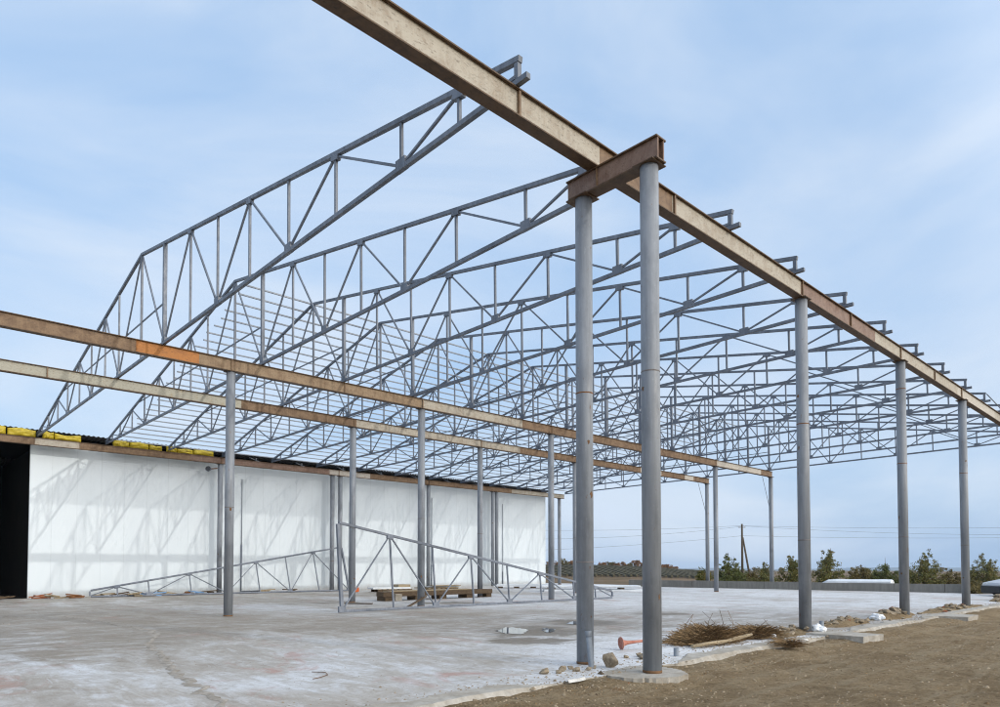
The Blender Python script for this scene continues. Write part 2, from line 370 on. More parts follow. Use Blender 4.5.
def dirt():
    xs = [-8.2 + i * .11 for i in range(130)] + [6.2 + i * .6 for i in range(1, 47)]
    ys = [-14 + i * .8 for i in range(18)] + [.4 + i * .13 for i in range(150)] + [19.9 + i * .35 for i in range(1, 132)]
    vs = [(x, y, dirt_z(x, y)) for y in ys for x in xs]; n = len(xs)
    fs = [(j*n+i, j*n+i+1, (j+1)*n+i+1, (j+1)*n+i) for j in range(len(ys) - 1) for i in range(n - 1)]
    m = MB(); m.add(vs, fs, True); tag(m.build('dirt_ground', M['dirt']), kind='structure')
dirt()
def edge_x(y): return -6.5 + .10 * noise.noise((0, y * .6, 3)) + .05 * noise.noise((0, y * 2.5, 3)) + .03 * noise.noise((0, y * 7, 3))
def far_y(x): return 46.6 + (x + 34) * .1215
def slab():
    ed = [(edge_x(-14 + i * .12), -14 + i * .12) for i in range(528)]
    top = [(-62, -14, 0)] + [(x, y, 0) for x, y in ed] + [(-6.5, 49.9, 0), (-62, 49.9, 0)]
    n = len(top); lean = [.05 * noise.noise((5, i * .5, 0)) + .03 for i in range(n)]
    bot = [(x + (lean[i] if 0 < i < n - 2 else 0), y, -.35) for i, (x, y, z) in enumerate(top)]
    m = MB(); m.add(top + bot, [tuple(range(n))] + [(i, i + n, (i + 1) % n + n, (i + 1) % n) for i in range(n)])
    o = m.build('concrete_slab', M['concrete']); o.data.materials.append(M['edge_concrete'])
    for i, p in enumerate(o.data.polygons): p.material_index = 0 if i == 0 else 1
    tag(o, kind='structure')
slab()
def flat_patch(name, mat, outline, z, kind='structure'):
    m = MB(); n = len(outline); m.add([(x, y, z) for x, y in outline], [tuple(range(n))]); return tag(m.build(name, M[mat]), kind=kind)
def blob(cx, cy, a, b, rot, seed, n=48, rough=.35):
    pts = []
    for k in range(n):
        q = 2 * math.pi * k / n; s = 1 + rough * noise.noise((math.cos(q) * 1.6 + seed, math.sin(q) * 1.6, seed)) + .5 * rough * noise.noise((math.cos(q) * 5, math.sin(q) * 5, seed))
        x, y = a * s * math.cos(q), b * s * math.sin(q); pts.append((cx + x * math.cos(rot) - y * math.sin(rot), cy + x * math.sin(rot) + y * math.cos(rot)))
    return pts
VX = R(46.65)                                          # patches stretched along the trowel direction
for i, (x, y, a, b) in enumerate([(-12.55, 12.25, .40, .75), (-12.05, 13.1, .17, .55), (-12.9, 15.3, .34, .55)]):
    flat_patch('puddle', 'water', blob(x, y, a, b, VX, 20 + i * 2.3, 72, .5), .009)
# mud ridge left by wheels, winding from the left of the slab towards the near edge
def mud():
    pts = [(-26.5, 5.2), (-22, 5.5), (-19, 5.6), (-17.0, 5.1), (-15.6, 4.5), (-14, 4.3), (-12.6, 3.95), (-10.8, 3.6), (-9.2, 3.4), (-7.6, 3.1)]
    m = MB(); vs = []
    dense = []
    for (a, b), (c, d) in zip(pts, pts[1:]):
        for k in range(14): dense.append((a + (c - a) * k / 14, b + (d - b) * k / 14))
    for i, (x, y) in enumerate(dense):
        w = .05 + .11 * abs(noise.noise((i * .37, 0, 1))) + .05 * noise.noise((i * .9, 3, 1)); w = max(.02, w) * (1.6 if x < -17 else 1); o = .16 * noise.noise((i * .3, 4, 1)) + .07 * noise.noise((i * 1.1, 4, 1))
        vs += [(x, y - w + o, .003), (x, y - w * .3 + o, .018 + .012 * noise.noise((i * .8, 1, 1))), (x, y + w * .4 + o, .014), (x, y + w + o, .003)]
    n = len(dense); fs = [(i*4+j, (i+1)*4+j, (i+1)*4+j+1, i*4+j+1) for i in range(n - 1) for j in range(3)]
    m.add(vs, fs, True); tag(m.build('mud_track', M['mud']), kind='structure')
mud()
# raised kerb ledge along the broken slab edge, lime washed lip
def ledge(y0, y1, name='kerb'):
    m = MB(); n = int((y1 - y0) / .1); vs = []
    for i in range(n + 1):
        y = y0 + (y1 - y0) * i / n; f = min(1, min(y - y0, y1 - y) / .9 + .02); e = edge_x(y) + .05 * f; t = (.035 + .02 * noise.noise((1, y * 2, 9))) * f + .003
        e += (.07 * noise.noise((6, y * 3.1, 2)) + .05 * noise.noise((6, y * 9, 4))) * f
        wv = .12 * noise.noise((3, y * 1.3, 1)) + .06 * noise.noise((3, y * 5, 1)); vs += [(e - (.42 - wv) * f - .01, y, .002), (e - (.36 - wv) * f - .008, y, t), (e - .02 * f, y, t * .9), (e + .06 * f + .05 * f * noise.noise((2, y * 4, 4)), y, -.06), (e + .10 * f, y, -.25)]
    fs = [(i*5+j, (i+1)*5+j, (i+1)*5+j+1, i*5+j+1) for i in range(n) for j in range(4)]
    m.add(vs, fs); tag(m.build(name, M['edge_concrete']), kind='structure')
ledge(10.3, 16.3); ledge(18.2, 23.6); ledge(24.4, 44); ledge(-2, 7.2)
def lip(y0, y1):
    m = MB(); n = int((y1 - y0) / .08); vs = []
    for i in range(n + 1):
        y = y0 + (y1 - y0) * i / n; e = edge_x(y) + .075; w = .02 + .05 * max(0, noise.noise((7, y * 2.2, 2)) + .3)
        w *= .7; vs += [(e - .02 - w, y, .034 + .01 * noise.noise((5, y * 3, 1))), (e - .005, y, .036), (e + .03 + .02 * noise.noise((8, y * 6, 1)), y, .0 - .02 * max(0, noise.noise((9, y * 2, 1))))]
    fs = [(i*3+j, (i+1)*3+j, (i+1)*3+j+1, i*3+j+1) for i in range(n) for j in range(2)]
    m.add(vs, fs); tag(m.build('kerb_lime', M['lime']), kind='structure')
lip(14.6, 15.5); lip(7.4, 7.8)

# ------------------------------------------------------------------ steel frame
XR, X1, X2, XW = -7.2, -22.65, -27.59, -41.5
ZR, Z1, Z2, BH, FW = 8.37, 8.14, 8.08, .41, .22                             # beam underside, height, flange width
def steel_beam(name, label, x, y0, y1, segs, stiff, z=8.0, h=.41, fw=.22):
    t = thing(name, label, 'steel beam', (x, y0, z), group='long steel beams on the columns'); L = y1 - y0
    MB().box(-fw/2, fw/2, 0, L, 0, .022).build('bottom_flange', M['flange_rust'], t)
    MB().box(-fw/2, fw/2, 0, L, h - .022, h).build('top_flange', M['flange_rust'], t)
    for a, b, mt in segs:
        MB().box(-.055, .055, max(a, y0) - y0, b - y0, .022, h - .022).build('web_section', M[mt], t)
    for s in stiff:
        MB().box(-fw/2 + .012, fw/2 - .012, s - y0 - .02, s - y0 + .02, .0235, h - .0235).build('stiffener', M['steel_brown'], t)
    return t
def splits(pts, mats): return [(a, b - .004, m) for a, b, m in zip(pts, pts[1:], mats)]
Y1 = [9.04 + 7.895 * k for k in range(6)]; Y2 = [16.70 + 7.87 * k for k in range(5)]; YR = [9.56 + 7.657 * k for k in range(5)]
SC_ = lambda f, *v: [q * f for q in v]
steel_beam('steel_beam', 'long rusty I beam crossing the sky at upper right over the two front columns', XR, -3, 49.9,
           splits(SC_(1.055, -2.85, 3.9, 8.6, 10.7, 16.2, 21.2, 30, 36, 47.3), ['steel_tan', 'steel_tan', 'steel_brown', 'steel_tan', 'steel_reddish', 'steel_tan', 'steel_pale', 'steel_tan']), SC_(1.055, 3.75, 6.75, 10.75, 16.25, 19.3, 23.4, 27, 30.5), z=ZR, h=.43)
steel_beam('steel_beam', 'rusty I beam with one bright orange section, nearer of the two middle beams', X1, -2, 48.64,
           splits(SC_(1.024, -1.95, 5.98, 7.8, 16.5, 22.25, 39.8, 45.8, 47.5), ['steel_brown', 'steel_orange', 'steel_rusty', 'steel_tan', 'steel_brown', 'steel_pale', 'steel_brown']), SC_(1.024, 8.83, 13, 16.54, 24.25), z=Z1)
steel_beam('steel_beam', 'greyish then brown I beam, farther of the two middle beams', X2, -2, 48.4,
           splits(SC_(1.021, -1.95, 6.2, 11.2, 16.5, 27, 38.5, 41, 44, 45.2, 47.4), ['steel_greygreen', 'steel_greygreen', 'steel_brown', 'steel_tan', 'steel_brown', 'steel_pale', 'steel_brown', 'steel_pale', 'steel_brown']), SC_(1.021, 4.6, 16.4, 24.1), z=Z2, h=.39)
steel_beam('steel_beam', 'brown eave beam along the top of the white wall', XW, -4, 47.2,
           splits([-4, 6.6, 8.6, 14.2, 23.3, 26.5, 40.5, 47.2], ['steel_brown', 'steel_tan', 'steel_brown', 'steel_reddish', 'steel_pale', 'steel_brown', 'steel_tan']), [8.6, 16.05, 24, 31.75], z=7.82, h=.38, fw=.2)
t = thing('cross_beam', 'short rusty crosswise beam resting on the two front columns', 'steel beam', (-6.82, 9.06, 8.0))
MB().box(-.96, .90, -.13, .13, 0, .024).build('bottom_flange', M['flange_rust'], t)
MB().box(-.96, .90, -.13, .13, .342, .366).build('top_flange', M['flange_rust'], t)
for s in (-1, 1): MB().box(-.95, .89, s * .075 - .014, s * .075 + .014, .0245, .3415).build('web', M['steel_reddish'], t)
MB().box(-.3, -.29, -.125, -.0895, .026, .34).build('stiffener', M['steel_brown'], t)

def column(label, x, y, ztop, r=.146, rings=(), group='grey tubular steel columns', cap=True, plate=True):
    t = thing('steel_column', label, 'steel column', (x, y, 0), group=group)
    MB().tube([(0, 0, .012), (0, 0, ztop - .018)], r, 32).build('shaft', M['column_paint'], t)
    MB().lathe([(r + .001, .004), (r + .004, .01), (r + .004, .035), (r + .0005, .045)], 32).build('rusty_foot', M['foot'], t)
    
    if cap: MB().box(-.19, .19, -.19, .19, ztop - .017, ztop - .001).build('cap_plate', M['flange_rust'], t)
    rs = random.Random(int(x * 31 + y * 7)); fa = math.atan2(-y, -x)
    for k in range(2 if abs(x) < 10 else 1):
        a = fa + rs.uniform(-1.0, 1.0); zz = rs.uniform(.5, ztop - 1.2); w, hgt = rs.uniform(.015, .035), rs.uniform(.02, .05); nv = 12
        vs = [((r + .0035) * math.cos(a), (r + .0035) * math.sin(a), zz)]
        for q in range(nv):
            t_ = 2 * math.pi * q / nv; f = 1 + .35 * rs.uniform(-1, 1); aa = a + w * f * math.cos(t_) / r; vs.append(((r + .0025) * math.cos(aa), (r + .0025) * math.sin(aa), zz + hgt * f * math.sin(t_) * (1.6 if math.sin(t_) < 0 else 1)))
        mm = MB(); mm.add(vs, [(0, 1 + q, 1 + (q + 1) % nv) for q in range(nv)], True); mm.build('rust_mark', M['foot'], t)
    for i, z in enumerate(rings): MB().lathe([(r, z - .012), (r + .004, z - .005), (r + .004, z + .005), (r, z + .012)], 32).build('weld_seam', M['rust' if i else 'seam'], t)
    return t
def braced(t, x0):
    MB().tube([(0, -.1, 5.6), (0, -1.3, 8.06)], .018, 6).build('knee_brace', M['truss_paint'], t)
column('inner left one of the two tall front columns under the short crosswise beam', -7.49, 9.06, 8.0, rings=(1.72, 4.6))
column('outer right one of the two tall front columns, on a round concrete footing', -6.15, 9.06, 8.0, rings=(4.7,))
column('column at right under the long sky-crossing beam with rubble piled at its foot, nearest beyond the front pair', XR, YR[1], ZR, rings=(2.3, 5.2))
column('column at right with a wide rust band below its cap, in the middle of the right-hand row', XR, YR[2], ZR, rings=(2.6, 5.0, 7.45))
column('rightmost whole column in the photo, at the far end of the right-hand row', XR, YR[3], ZR, rings=(2.5, 5.4))
for k, lb in enumerate(['leftmost column, foot clear on the muddy slab, under the orange-patched beam', 'column the nearer leaning truss half rests on, in front of the timber stack',
                        'middle-row column standing just past the right edge of the white wall', 'middle-row column hidden behind the outer front column',
                        'slim distant column left of the utility pole, nearer one of its pair', 'slim distant column with a rust band and knee brace at the end of the nearer middle beam']):
    t = column(lb, X1, Y1[k], Z1, rings=(2.2,) if k in (4, 5) else (3.6,))
    if k == 5: braced(t, X1)
for k, lb in enumerate(['column just behind the tall end of the leaning truss half, a plank at its foot', 'column at the right end of the timber stack',
                        'column mostly covered by the inner front column', 'farther middle-row column hidden behind the outer front column', 'slim distant column with a rust band at the end of the farther middle beam']):
    t = column(lb, X2, Y2[k], Z2, rings=(2.3,) if k == 4 else (3.4,))
    if k == 4: braced(t, X2)
for y, lb in ((16.0, 'wall column beside the small floodlight'), (23.55, 'left one of the close pair of columns by the white wall'), (24.15, 'right one of the close pair of columns by the white wall'),
              (31.7, 'column by the white wall just right of the nearer leaning truss column'), (38.35, 'left one of the touching column pair near the right end of the white wall'), (38.8, 'right one of the touching column pair near the right end of the white wall'), (46.6, 'corner column at the right end of the white wall')):
    column(lb, XW, y, 7.82, rings=(2.0,), group='columns along the white wall', plate=False)

# trusses --------------------------------------------------------------------------
TX = -7.09
PX = [-7.09, -8.43, -10.03, -12.3, -14.35, -16.4, -18.4, -20.4, -22.6, -24.9, -27.5, -29.3, -31.3, -33.2, -35.3, -37.2, -39.2, -40.6, -41.75]
TILT = -.0150
def ztop(x): return .40 + .183 * (TX - x) if x >= -24.9 else 3.66 + (x + 24.9) * .2075
ZBOT = .052
def truss_parts(root, idx, x0, half):
    P = lambda x, z: (x - x0, 0, z)
    mt = M['truss_paint']; xa, xb = PX[idx[0]], PX[idx[-1]]
    MB().bar(P(xa + (.22 if not half else .05), ZBOT), P(xb - .05, ZBOT), .085, .085).build('bottom_chord', mt, root)
    if half: MB().bar(P(xa + .05, ztop(xa)), P(xb - .05, ztop(xb)), .085, .085).build('top_chord', mt, root)
    else:
        MB().bar(P(xa + .06, ztop(xa) - .01), P(-24.9, ztop(-24.9)), .085, .085).build('top_chord', mt, root)
        MB().bar(P(-24.902, ztop(-24.9)), P(xb - .04, ztop(xb)), .083, .083).build('top_chord', mt, root)
    for i in idx:
        x = PX[i]; w = .11 if i == 8 else (.08 if i in (0, 18) else .057)
        if i == 9: w = .07
        MB().bar(P(x, ZBOT + .05), P(x, ztop(x) - .05), w - .003, w).build('ridge_post' if i == 8 else 'post', mt, root)
        if i % 2 == 0 and i not in (0, 18):
            MB().bar(P(x - .13, ZBOT + .06), P(x + .15, ZBOT + .06), .092, .21).build('gusset_plate', mt, root)
        if i % 2 == 1 and i <= 8:
            MB().bar(P(x - .13, ztop(x) - .06 + .024), P(x + .13, ztop(x) - .06 - .024), .092, .15).build('gusset_plate', mt, root)
    for a, b in zip(idx, idx[1:]):
        xa, xb = PX[a], PX[b]
        za = ztop(xa) - .06 if a % 2 else ZBOT + .06; zb = ztop(xb) - .06 if b % 2 else ZBOT + .06
        s = 1 if xb < xa else -1
        MB().bar(P(xa - .05 * s, za), P(xb + .05 * s, zb), .045, .045).build('brace', mt, root)
    if not half:
        MB().bar((-22.55 - x0, .035, 1.38), (-36.2 - x0, .035, ztop(-36.2) - .02), .03, .045).build('long_brace', mt, root)
        MB().bar(P(PX[0] - .22, ZBOT + .08), P(PX[0] - .02, ZBOT + .08), .097, .06).build('seat_plate', mt, root)
YRT = [7.06 + 3.195 * k for k in range(14)]; YLT = [6.76 + 3.15 * k for k in range(14)]
ORD = ['nearest roof truss, its right end sticking out past the sky-crossing beam', 'second roof truss from the camera, just before the purlins start', 'third roof truss from the camera, first one under the purlins',
       'fourth roof truss from the camera', 'fifth roof truss from the camera', 'sixth roof truss from the camera', 'seventh roof truss from the camera', 'eighth roof truss from the camera', 'ninth roof truss from the camera',
       'tenth roof truss from the camera', 'eleventh roof truss from the camera, fourth from the far end', 'twelfth roof truss from the camera, third from the far end', 'thirteenth roof truss from the camera, last but one', 'farthest roof truss, its bottom chord the lowest against the open sky']
t0 = None
for k in range(14):
    a = math.asin((YRT[k] - YLT[k]) / 34.66)
    lab = 'grey gabled ' + ORD[k]
    if t0 is None:
        t0 = thing('roof_truss', lab, 'roof truss', (TX, YRT[0], ZR + .43), a, 'gabled steel roof trusses'); t0.rotation_euler = (0, TILT, a); truss_parts(t0, list(range(19)), TX, False)
    else: dup(t0, (TX, YRT[k], ZR + .43), a, lab, rot=(0, TILT, a))
def half_truss(label, A, B, lean, scale):
    # standing on the slab, tall end at A, leaning sideways
    d = Vector((B[0] - A[0], B[1] - A[1], 0)); rz = math.atan2(d.y, d.x)
    h = thing('truss_half', label, 'roof truss', (A[0], A[1], .004), 0, 'truss halves leaning on the slab')
    h.rotation_euler = Matrix((Matrix.Rotation(rz, 3, 'Z') @ Matrix.Rotation(lean, 3, 'X'))).to_euler(); h.scale = (scale,) * 3
    truss_parts(h, list(range(8, -1, -1)), -22.6, True)
half_truss('nearer loose half truss leaning on a middle-row column, tall end at left', (-21.62, 12.68), (-21.5, 28.0), R(-6), 1.0)
half_truss('loose half truss in front of the white wall, tapering to the left', (-40.35, 24.2), (-41.0, 9.3), R(21), .975)

# purlins on the left roof slope ------------------------------------------------------
pur = None; npur = 27
for i in range(npur):
    x = -25.1 - i * (41.55 - 25.1) / (npur - 1); z = ZR + .43 + .0150 * (x + 7.09) + ztop(x) + .075
    y0 = 10.6 + rnd(-.12, .12) - (.35 if i > 22 else 0); L = 48.4 - y0
    lab = 'thin grey purlin along the left roof slope across the far trusses'
    if i == 0: lab = 'topmost thin grey purlin along the left roof slope'
    if i == npur - 1: lab = 'lowest thin grey purlin just above the eave of the white wall'
    o = MB().box(-.027, .027, 0, L, -.027, .027).build('roof_purlin', M['purlin_paint'], loc=(x, y0, z))
    tag(o, lab, 'purlin', 'roof purlins on the left slope')
tr = MB().tube([(-7.0, YRT[9], 9.15), (-7.0, YRT[10], 8.9)], .022, 6).build('tie_rod', M['truss_paint']); tag(tr, 'thin slanting tie rod between two truss ends at far right', 'tie rod')

# ------------------------------------------------------------------ warehouse with the white wall
wx = -42.3
wh = thing('warehouse', 'long white-clad warehouse with a dark doorway at its left end and dark corrugated eave', 'warehouse', (wx, 20, 0))
def wpart(m, name, mat): return m.build(name, M[mat], wh, (-wx, -20, 0))
m = MB(); m.box(wx - .12, wx, 6.55, 45.6, .0, 8.0); wpart(m, 'wall', 'wall_panel')
m = MB(); m.box(wx - .12, wx, -30, .2, 0, 8.0); wpart(m, 'wall', 'wall_panel')
m = MB(); m.box(-62, wx - .13, 45.45, 45.6, 0, 8.0); wpart(m, 'wall', 'wall_panel')
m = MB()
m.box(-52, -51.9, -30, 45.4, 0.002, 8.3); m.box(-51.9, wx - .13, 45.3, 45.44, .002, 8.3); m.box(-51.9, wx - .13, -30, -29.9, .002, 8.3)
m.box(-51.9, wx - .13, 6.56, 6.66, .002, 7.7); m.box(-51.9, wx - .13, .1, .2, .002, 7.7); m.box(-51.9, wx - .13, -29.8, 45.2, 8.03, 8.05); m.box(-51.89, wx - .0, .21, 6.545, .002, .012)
wpart(m, 'interior', 'interior_shade')
m = MB(); m.box(wx - .9, wx - .5, -29, 45.3, 8.06, 8.56); wpart(m, 'eave_gap_shade', 'interior_shade')  # dark sheet standing in for the shade in the gap under the roof edge
def corrugated(y0, y1, x0, x1, zz, z1, pitch=.23, amp=.018):
    m = MB(); vs = []; n = int((y1 - y0) / pitch * 4)
    prof = [-1, 1, 1, -1]
    for i in range(n + 1):
        y = y0 + i * pitch / 4; a = amp * prof[i % 4]; z0 = zz - .0048 * (y - 5); vs += [(x0, y, z0 + a), (x1, y, z1 + a), (x0, y, z0 + a - .012), (x1, y, z1 + a - .012)]
    fs = []
    for i in range(n):
        a, b = i * 4, (i + 1) * 4; fs += [(a, b, b+1, a+1), (a+2, a+3, b+3, b+2), (a, a+2, b+2, b)]
    m.add(vs, fs); return m
m = corrugated(-20, 46.0, -41.75, -60, 8.67, 7.2); wpart(m, 'roof', 'roof_sheet')
m = MB()
for y in [18.9 + 3.115 * k for k in range(9)]:
    m.box(-42.1, -42.02, y - .5, y - .42, 8.21, 8.5); m.bar((-42.06, y - .9, 8.5), (-42.06, y - .05, 8.22), .05, .05)
wpart(m, 'stub_frame', 'truss_paint')
# yellow insulation bags stuffed under the eave
def pillow(y0, y1, h0, h1, seed):
    nx, nz = 14, 7; vs = []; fs = []
    for side in (0, 1):
        for j in range(nz + 1):
            for i in range(nx + 1):
                u, v = i / nx, j / nz; bul = (math.sin(math.pi * u) * math.sin(math.pi * v)) ** .45
                wr = .12 * noise.noise((u * 3 + seed, v * 4, seed)) + .09 * noise.noise((u * 8 + seed, v * 3 + u * 2, 2))
                x = (.03 + .13 * bul + wr * bul) * (1 if side == 0 else -1); sag = -.035 * math.sin(u * math.pi * 2 + seed)
                vs.append((x, y0 + (y1 - y0) * u + .02 * noise.noise((v * 4, seed, 1)), h0 + (h1 - h0) * v + (sag if j == nz else 0)))
    n1 = (nx + 1) * (nz + 1)
    for s in (0, 1):
        for j in range(nz):
            for i in range(nx):
                a = s * n1 + j * (nx + 1) + i; q = (a, a + 1, a + nx + 2, a + nx + 1); fs.append(q if s == 0 else q[::-1])
    ring = [i for i in range(nx + 1)] + [j * (nx + 1) + nx for j in range(1, nz + 1)] + [nz * (nx + 1) + i for i in range(nx - 1, -1, -1)] + [j * (nx + 1) for j in range(nz - 1, 0, -1)]
    for a, b in zip(ring, ring[1:] + ring[:1]): fs.append((b, a, a + n1, b + n1))
    m = MB(); m.add(vs, fs, True); return m
INS = [(3.9, 5.4, 'bright yellow insulation bag above the dark doorway, at the left edge of the photo'), (5.46, 6.65, 'bright yellow insulation bag just left of the nearest truss foot'), (6.95, 7.44, 'short yellow insulation bag just right of the nearest truss foot'),
       (7.47, 8.68, 'yellow insulation bag with a slanting right end before the dark gap'), (10.2, 11.0, 'yellow insulation bag starting just right of the second truss foot'), (11.03, 12.0, 'yellow insulation bag with a dark tear in its top'),
       (12.04, 12.7, 'yellow insulation bag left of the third truss foot'), (12.95, 13.5, 'short yellow insulation bag right of the third truss foot'), (13.53, 14.42, 'yellow insulation bag second from the right end of the row'), (14.46, 15.6, 'rightmost yellow insulation bag, above the floodlight')]
for i, (a, b, lb) in enumerate(INS):
    o = pillow(a, b, 8.205, 8.60 - .0048 * (a - 5) - (.07 if i in (3, 6, 8) else 0), i * 1.7).build('insulation_bag', M['yellow_foil'], loc=(-41.62, 0, 0))
    tag(o, lb, 'insulation bag', 'yellow insulation bags under the eave')
# floodlight by the wall column
t = thing('floodlight', 'small round floodlight on a bracket by the white wall, under the eave', 'floodlight', (-41.6, 15.35, 7.42))
MB().lathe([(.02, -.02), (.10, 0), (.15, .07), (.16, .16), (.15, .17)], 16).build('housing', M['truss_paint'], t).rotation_euler = (R(35), R(70), 0)
MB().lathe([(0, .165), (.148, .166)], 16).build('lens', M['glass_dark'], t).rotation_euler = (R(35), R(70), 0)
MB().tube([(0, .05, .05), (.02, .5, .12)], .03, 8).build('bracket', M['rust'], t)
# conduits
def conduit(label, y, zt, zm, foot=0):
    t = thing('wall_conduit', label, 'conduit', (wx + .06, y, 0), group='thin conduits on the white wall')
    MB().tube([(0, 0, zm), (0, 0, zt)], .026, 8).build('upper_pipe', M['conduit'], t)
    pts = [(0, 0, zm), (0, 0, .09)] + ([(0, foot, .09)] if foot else [])
    MB().tube(pts, .045, 8).build('lower_pipe', M['truss_paint'], t)
conduit('thin conduit on the white wall turning right in an L at the floor', 17.65, 7.1, 3.0, 1.8)
conduit('thin straight conduit on the white wall right of the timber stack column', 32.6, 6.95, 1.75)
conduit('thin pale conduit near the right end of the white wall', 40.2, 6.95, 1.2)
conduit('thin conduit on the white wall behind the tall end of the leaning truss', 25.35, 6.2, 2.2)

# low concrete wall at the far edge
t = thing('low_wall', 'long low grey concrete block wall along the far edge of the slab', 'wall', (-34, 46.75, 0), math.atan(.1215))
Lw = 24.9
for i in range(9): 
    a, b = i * Lw / 9, (i + 1) * Lw / 9 - .025
    MB().box(a, b, 0, .22, -.45, .54 - .012 * (i % 2)).build('block_section', M['block_wall'], t)

# ------------------------------------------------------------------ footings, rubble, small things
def footing(label, pts, z0, z1, seed):
    m = MB(); n = len(pts); dense = []
    for (a, b), (c, d) in zip(pts, pts[1:] + pts[:1]):
        for k in range(6): dense.append((a + (c - a) * k / 6, b + (d - b) * k / 6))
    n = len(dense); jit = lambda i, s: .055 * noise.noise((i * .7, s, seed))
    top = [(x + jit(i, 1), y + jit(i, 2), z1 + .012 * noise.noise((i, seed, 4))) for i, (x, y) in enumerate(dense)]
    bot = [(x * 1.0 + 1.4 * jit(i, 3), y + 1.4 * jit(i, 5), z0) for i, (x, y) in enumerate(dense)]
    m.add(top + bot, [tuple(range(n))] + [(i, i + n, (i + 1) % n + n, (i + 1) % n) for i in range(n)])
    tag(m.build('concrete_footing', M['edge_concrete']), label, 'footing', 'concrete footings at the slab edge')
ci = [(-6.27 + (.55 + .1 * noise.noise((math.cos(q) * 3, math.sin(q) * 3, 2)) + .09 * math.sin(3 * q + 1)) * math.cos(q), 9.0 + (.78 + .1 * math.cos(2 * q)) * math.sin(q)) for q in [2 * math.pi * k / 14 for k in range(14)]]
footing('rounded concrete footing under the outer front column', ci, -.35, .0021, 1)
footing('square-edged concrete footing slab jutting into the dirt past the bag and pipe stub', [(-7.0, 16.75), (-5.72, 16.75), (-5.6, 17.75), (-7.0, 17.85)], -.35, .045, 2)
footing('far thin concrete footing slab jutting into the dirt at right', [(-6.9, 25.6), (-5.7, 25.9), (-5.7, 27.3), (-6.9, 27.2)], -.35, .03, 3)
def rock_mesh(r, seed, flat=.7, mat='stone'):
    rs = random.Random(seed); bm = bmesh.new()
    for _ in range(15):
        d = Vector((rs.gauss(0, 1), rs.gauss(0, 1), rs.gauss(0, 1))).normalized() * rs.uniform(.75, 1.05)
        bm.verts.new((d.x * r, d.y * r * .8, d.z * r * flat))
    bmesh.ops.convex_hull(bm, input=list(bm.verts))
    bmesh.ops.delete(bm, geom=[v for v in bm.verts if not v.link_faces], context='VERTS')
    bmesh.ops.bevel(bm, geom=list(bm.edges), offset=r * .035, segments=1, affect='EDGES')
    m = bpy.data.meshes.new('rubble_stone'); bm.to_mesh(m); bm.free(); m.materials.append(M[mat]); return m
ROCKS = [rock_mesh(1, i + 1, .55 + .06 * (i % 5)) for i in range(9)]; BRICK = [rock_mesh(1, 40 + i, .6, 'brick_scrap') for i in range(3)]
def rock(x, y, z, r, label, group=None, mesh=None, rot=None):
    o = bpy.data.objects.new('rubble_stone', mesh or random.choice(ROCKS)); COL.objects.link(o); o.location = (x, y, z)
    o.scale = (r, r, r); o.rotation_euler = rot or (rnd(-.5, .5), rnd(-.5, .5), rnd(0, 6.3)); return tag(o, label, 'stone', group)
def heap(cx, cy, lx, ly, h):
    n, k = 40, 9; vs = [(cx, cy, h)]; sd = cy
    for j in range(1, k + 1):
        for i in range(n):
            q = 2 * math.pi * i / n; f = j / k; ed = 1 + .3 * noise.noise((math.cos(q) * 2, math.sin(q) * 2, sd))
            x, y = cx + lx * f * ed * math.cos(q), cy + ly * f * ed * math.sin(q)
            vs.append((x, y, h * (1 - f * f) + (.05 * noise.noise((x * 6, y * 6, 1)) + .025 * noise.noise((x * 17, y * 17, 1))) * (1 - f * .8) - (.02 if j == k else 0)))
    fs = [(0, 1 + i, 1 + (i + 1) % n) for i in range(n)] + [(1 + (j-1)*n + i, 1 + j*n + i, 1 + j*n + (i+1) % n, 1 + (j-1)*n + (i+1) % n) for j in range(1, k) for i in range(n)]
    m = MB(); m.add(vs, fs); tag(m.build('dirt_heap', M['dirt']), kind='structure')
def pile(cx, cy, lx, ly, h, n, label, group, r0=.04, r1=.13):
    heap(cx, cy, lx * 1.05, ly * 1.05, h * .62)
    for i in range(n):
        u, v = random.gauss(0, .42), random.gauss(0, .42); u = max(-1, min(1, u)); v = max(-1, min(1, v)); r = rnd(r0, r1)
        z = max(0, h * .62 * (1 - (u * u + v * v))) + r * rnd(-.1, .5)
        rock(cx + u * lx, cy + v * ly, z, r, label, group, random.choice(BRICK) if random.random() < .06 else None)
pile(-7.35, 16.75, .38, 1.35, .16, 34, 'broken stone in the rubble pile at the foot of the right-row column nearest the camera', 'rubble pile by the dry weeds')
pile(-7.5, 20.6, .4, 1.6, .24, 34, 'broken stone in the rubble pile between the pipe stub and the rust-banded column', 'rubble pile past the footing slab')
pile(-7.45, 24.4, .45, 1.7, .34, 34, 'broken stone in the rubble heap around the foot of the rust-banded column', 'rubble heap at the rust-banded column', .07, .17)
pile(-7.3, 31.0, .45, 4.2, .14, 34, 'small stone in the rubble strip leading to the rightmost column', 'rubble strip at right', .07, .16)
pile(-7.3, 40.8, .6, 2.2, .45, 26, 'stone in the low rubble heap at the right edge of the photo', 'rubble heap at the right edge', .12, .26)
big = rock(-6.93, 9.02, .125, .2, 'large upright sandy stone between the two front columns', mesh=rock_mesh(1, 77, 1.0), rot=(.1, .1, .8)); big.scale = (.15, .16, .19)
for i, (x, y, r) in enumerate([(-7.22, 7.75, .10), (-7.1, 7.95, .075), (-7.2, 8.15, .09), (-7.05, 8.3, .08), (-7.25, 8.4, .07), (-7.0, 8.55, .08), (-7.05, 8.75, .06)]):
    rock(x, y, r * .3, r, 'small stone in the row in front of the leaning pipe stub', 'stones before the leaning pipe stub')
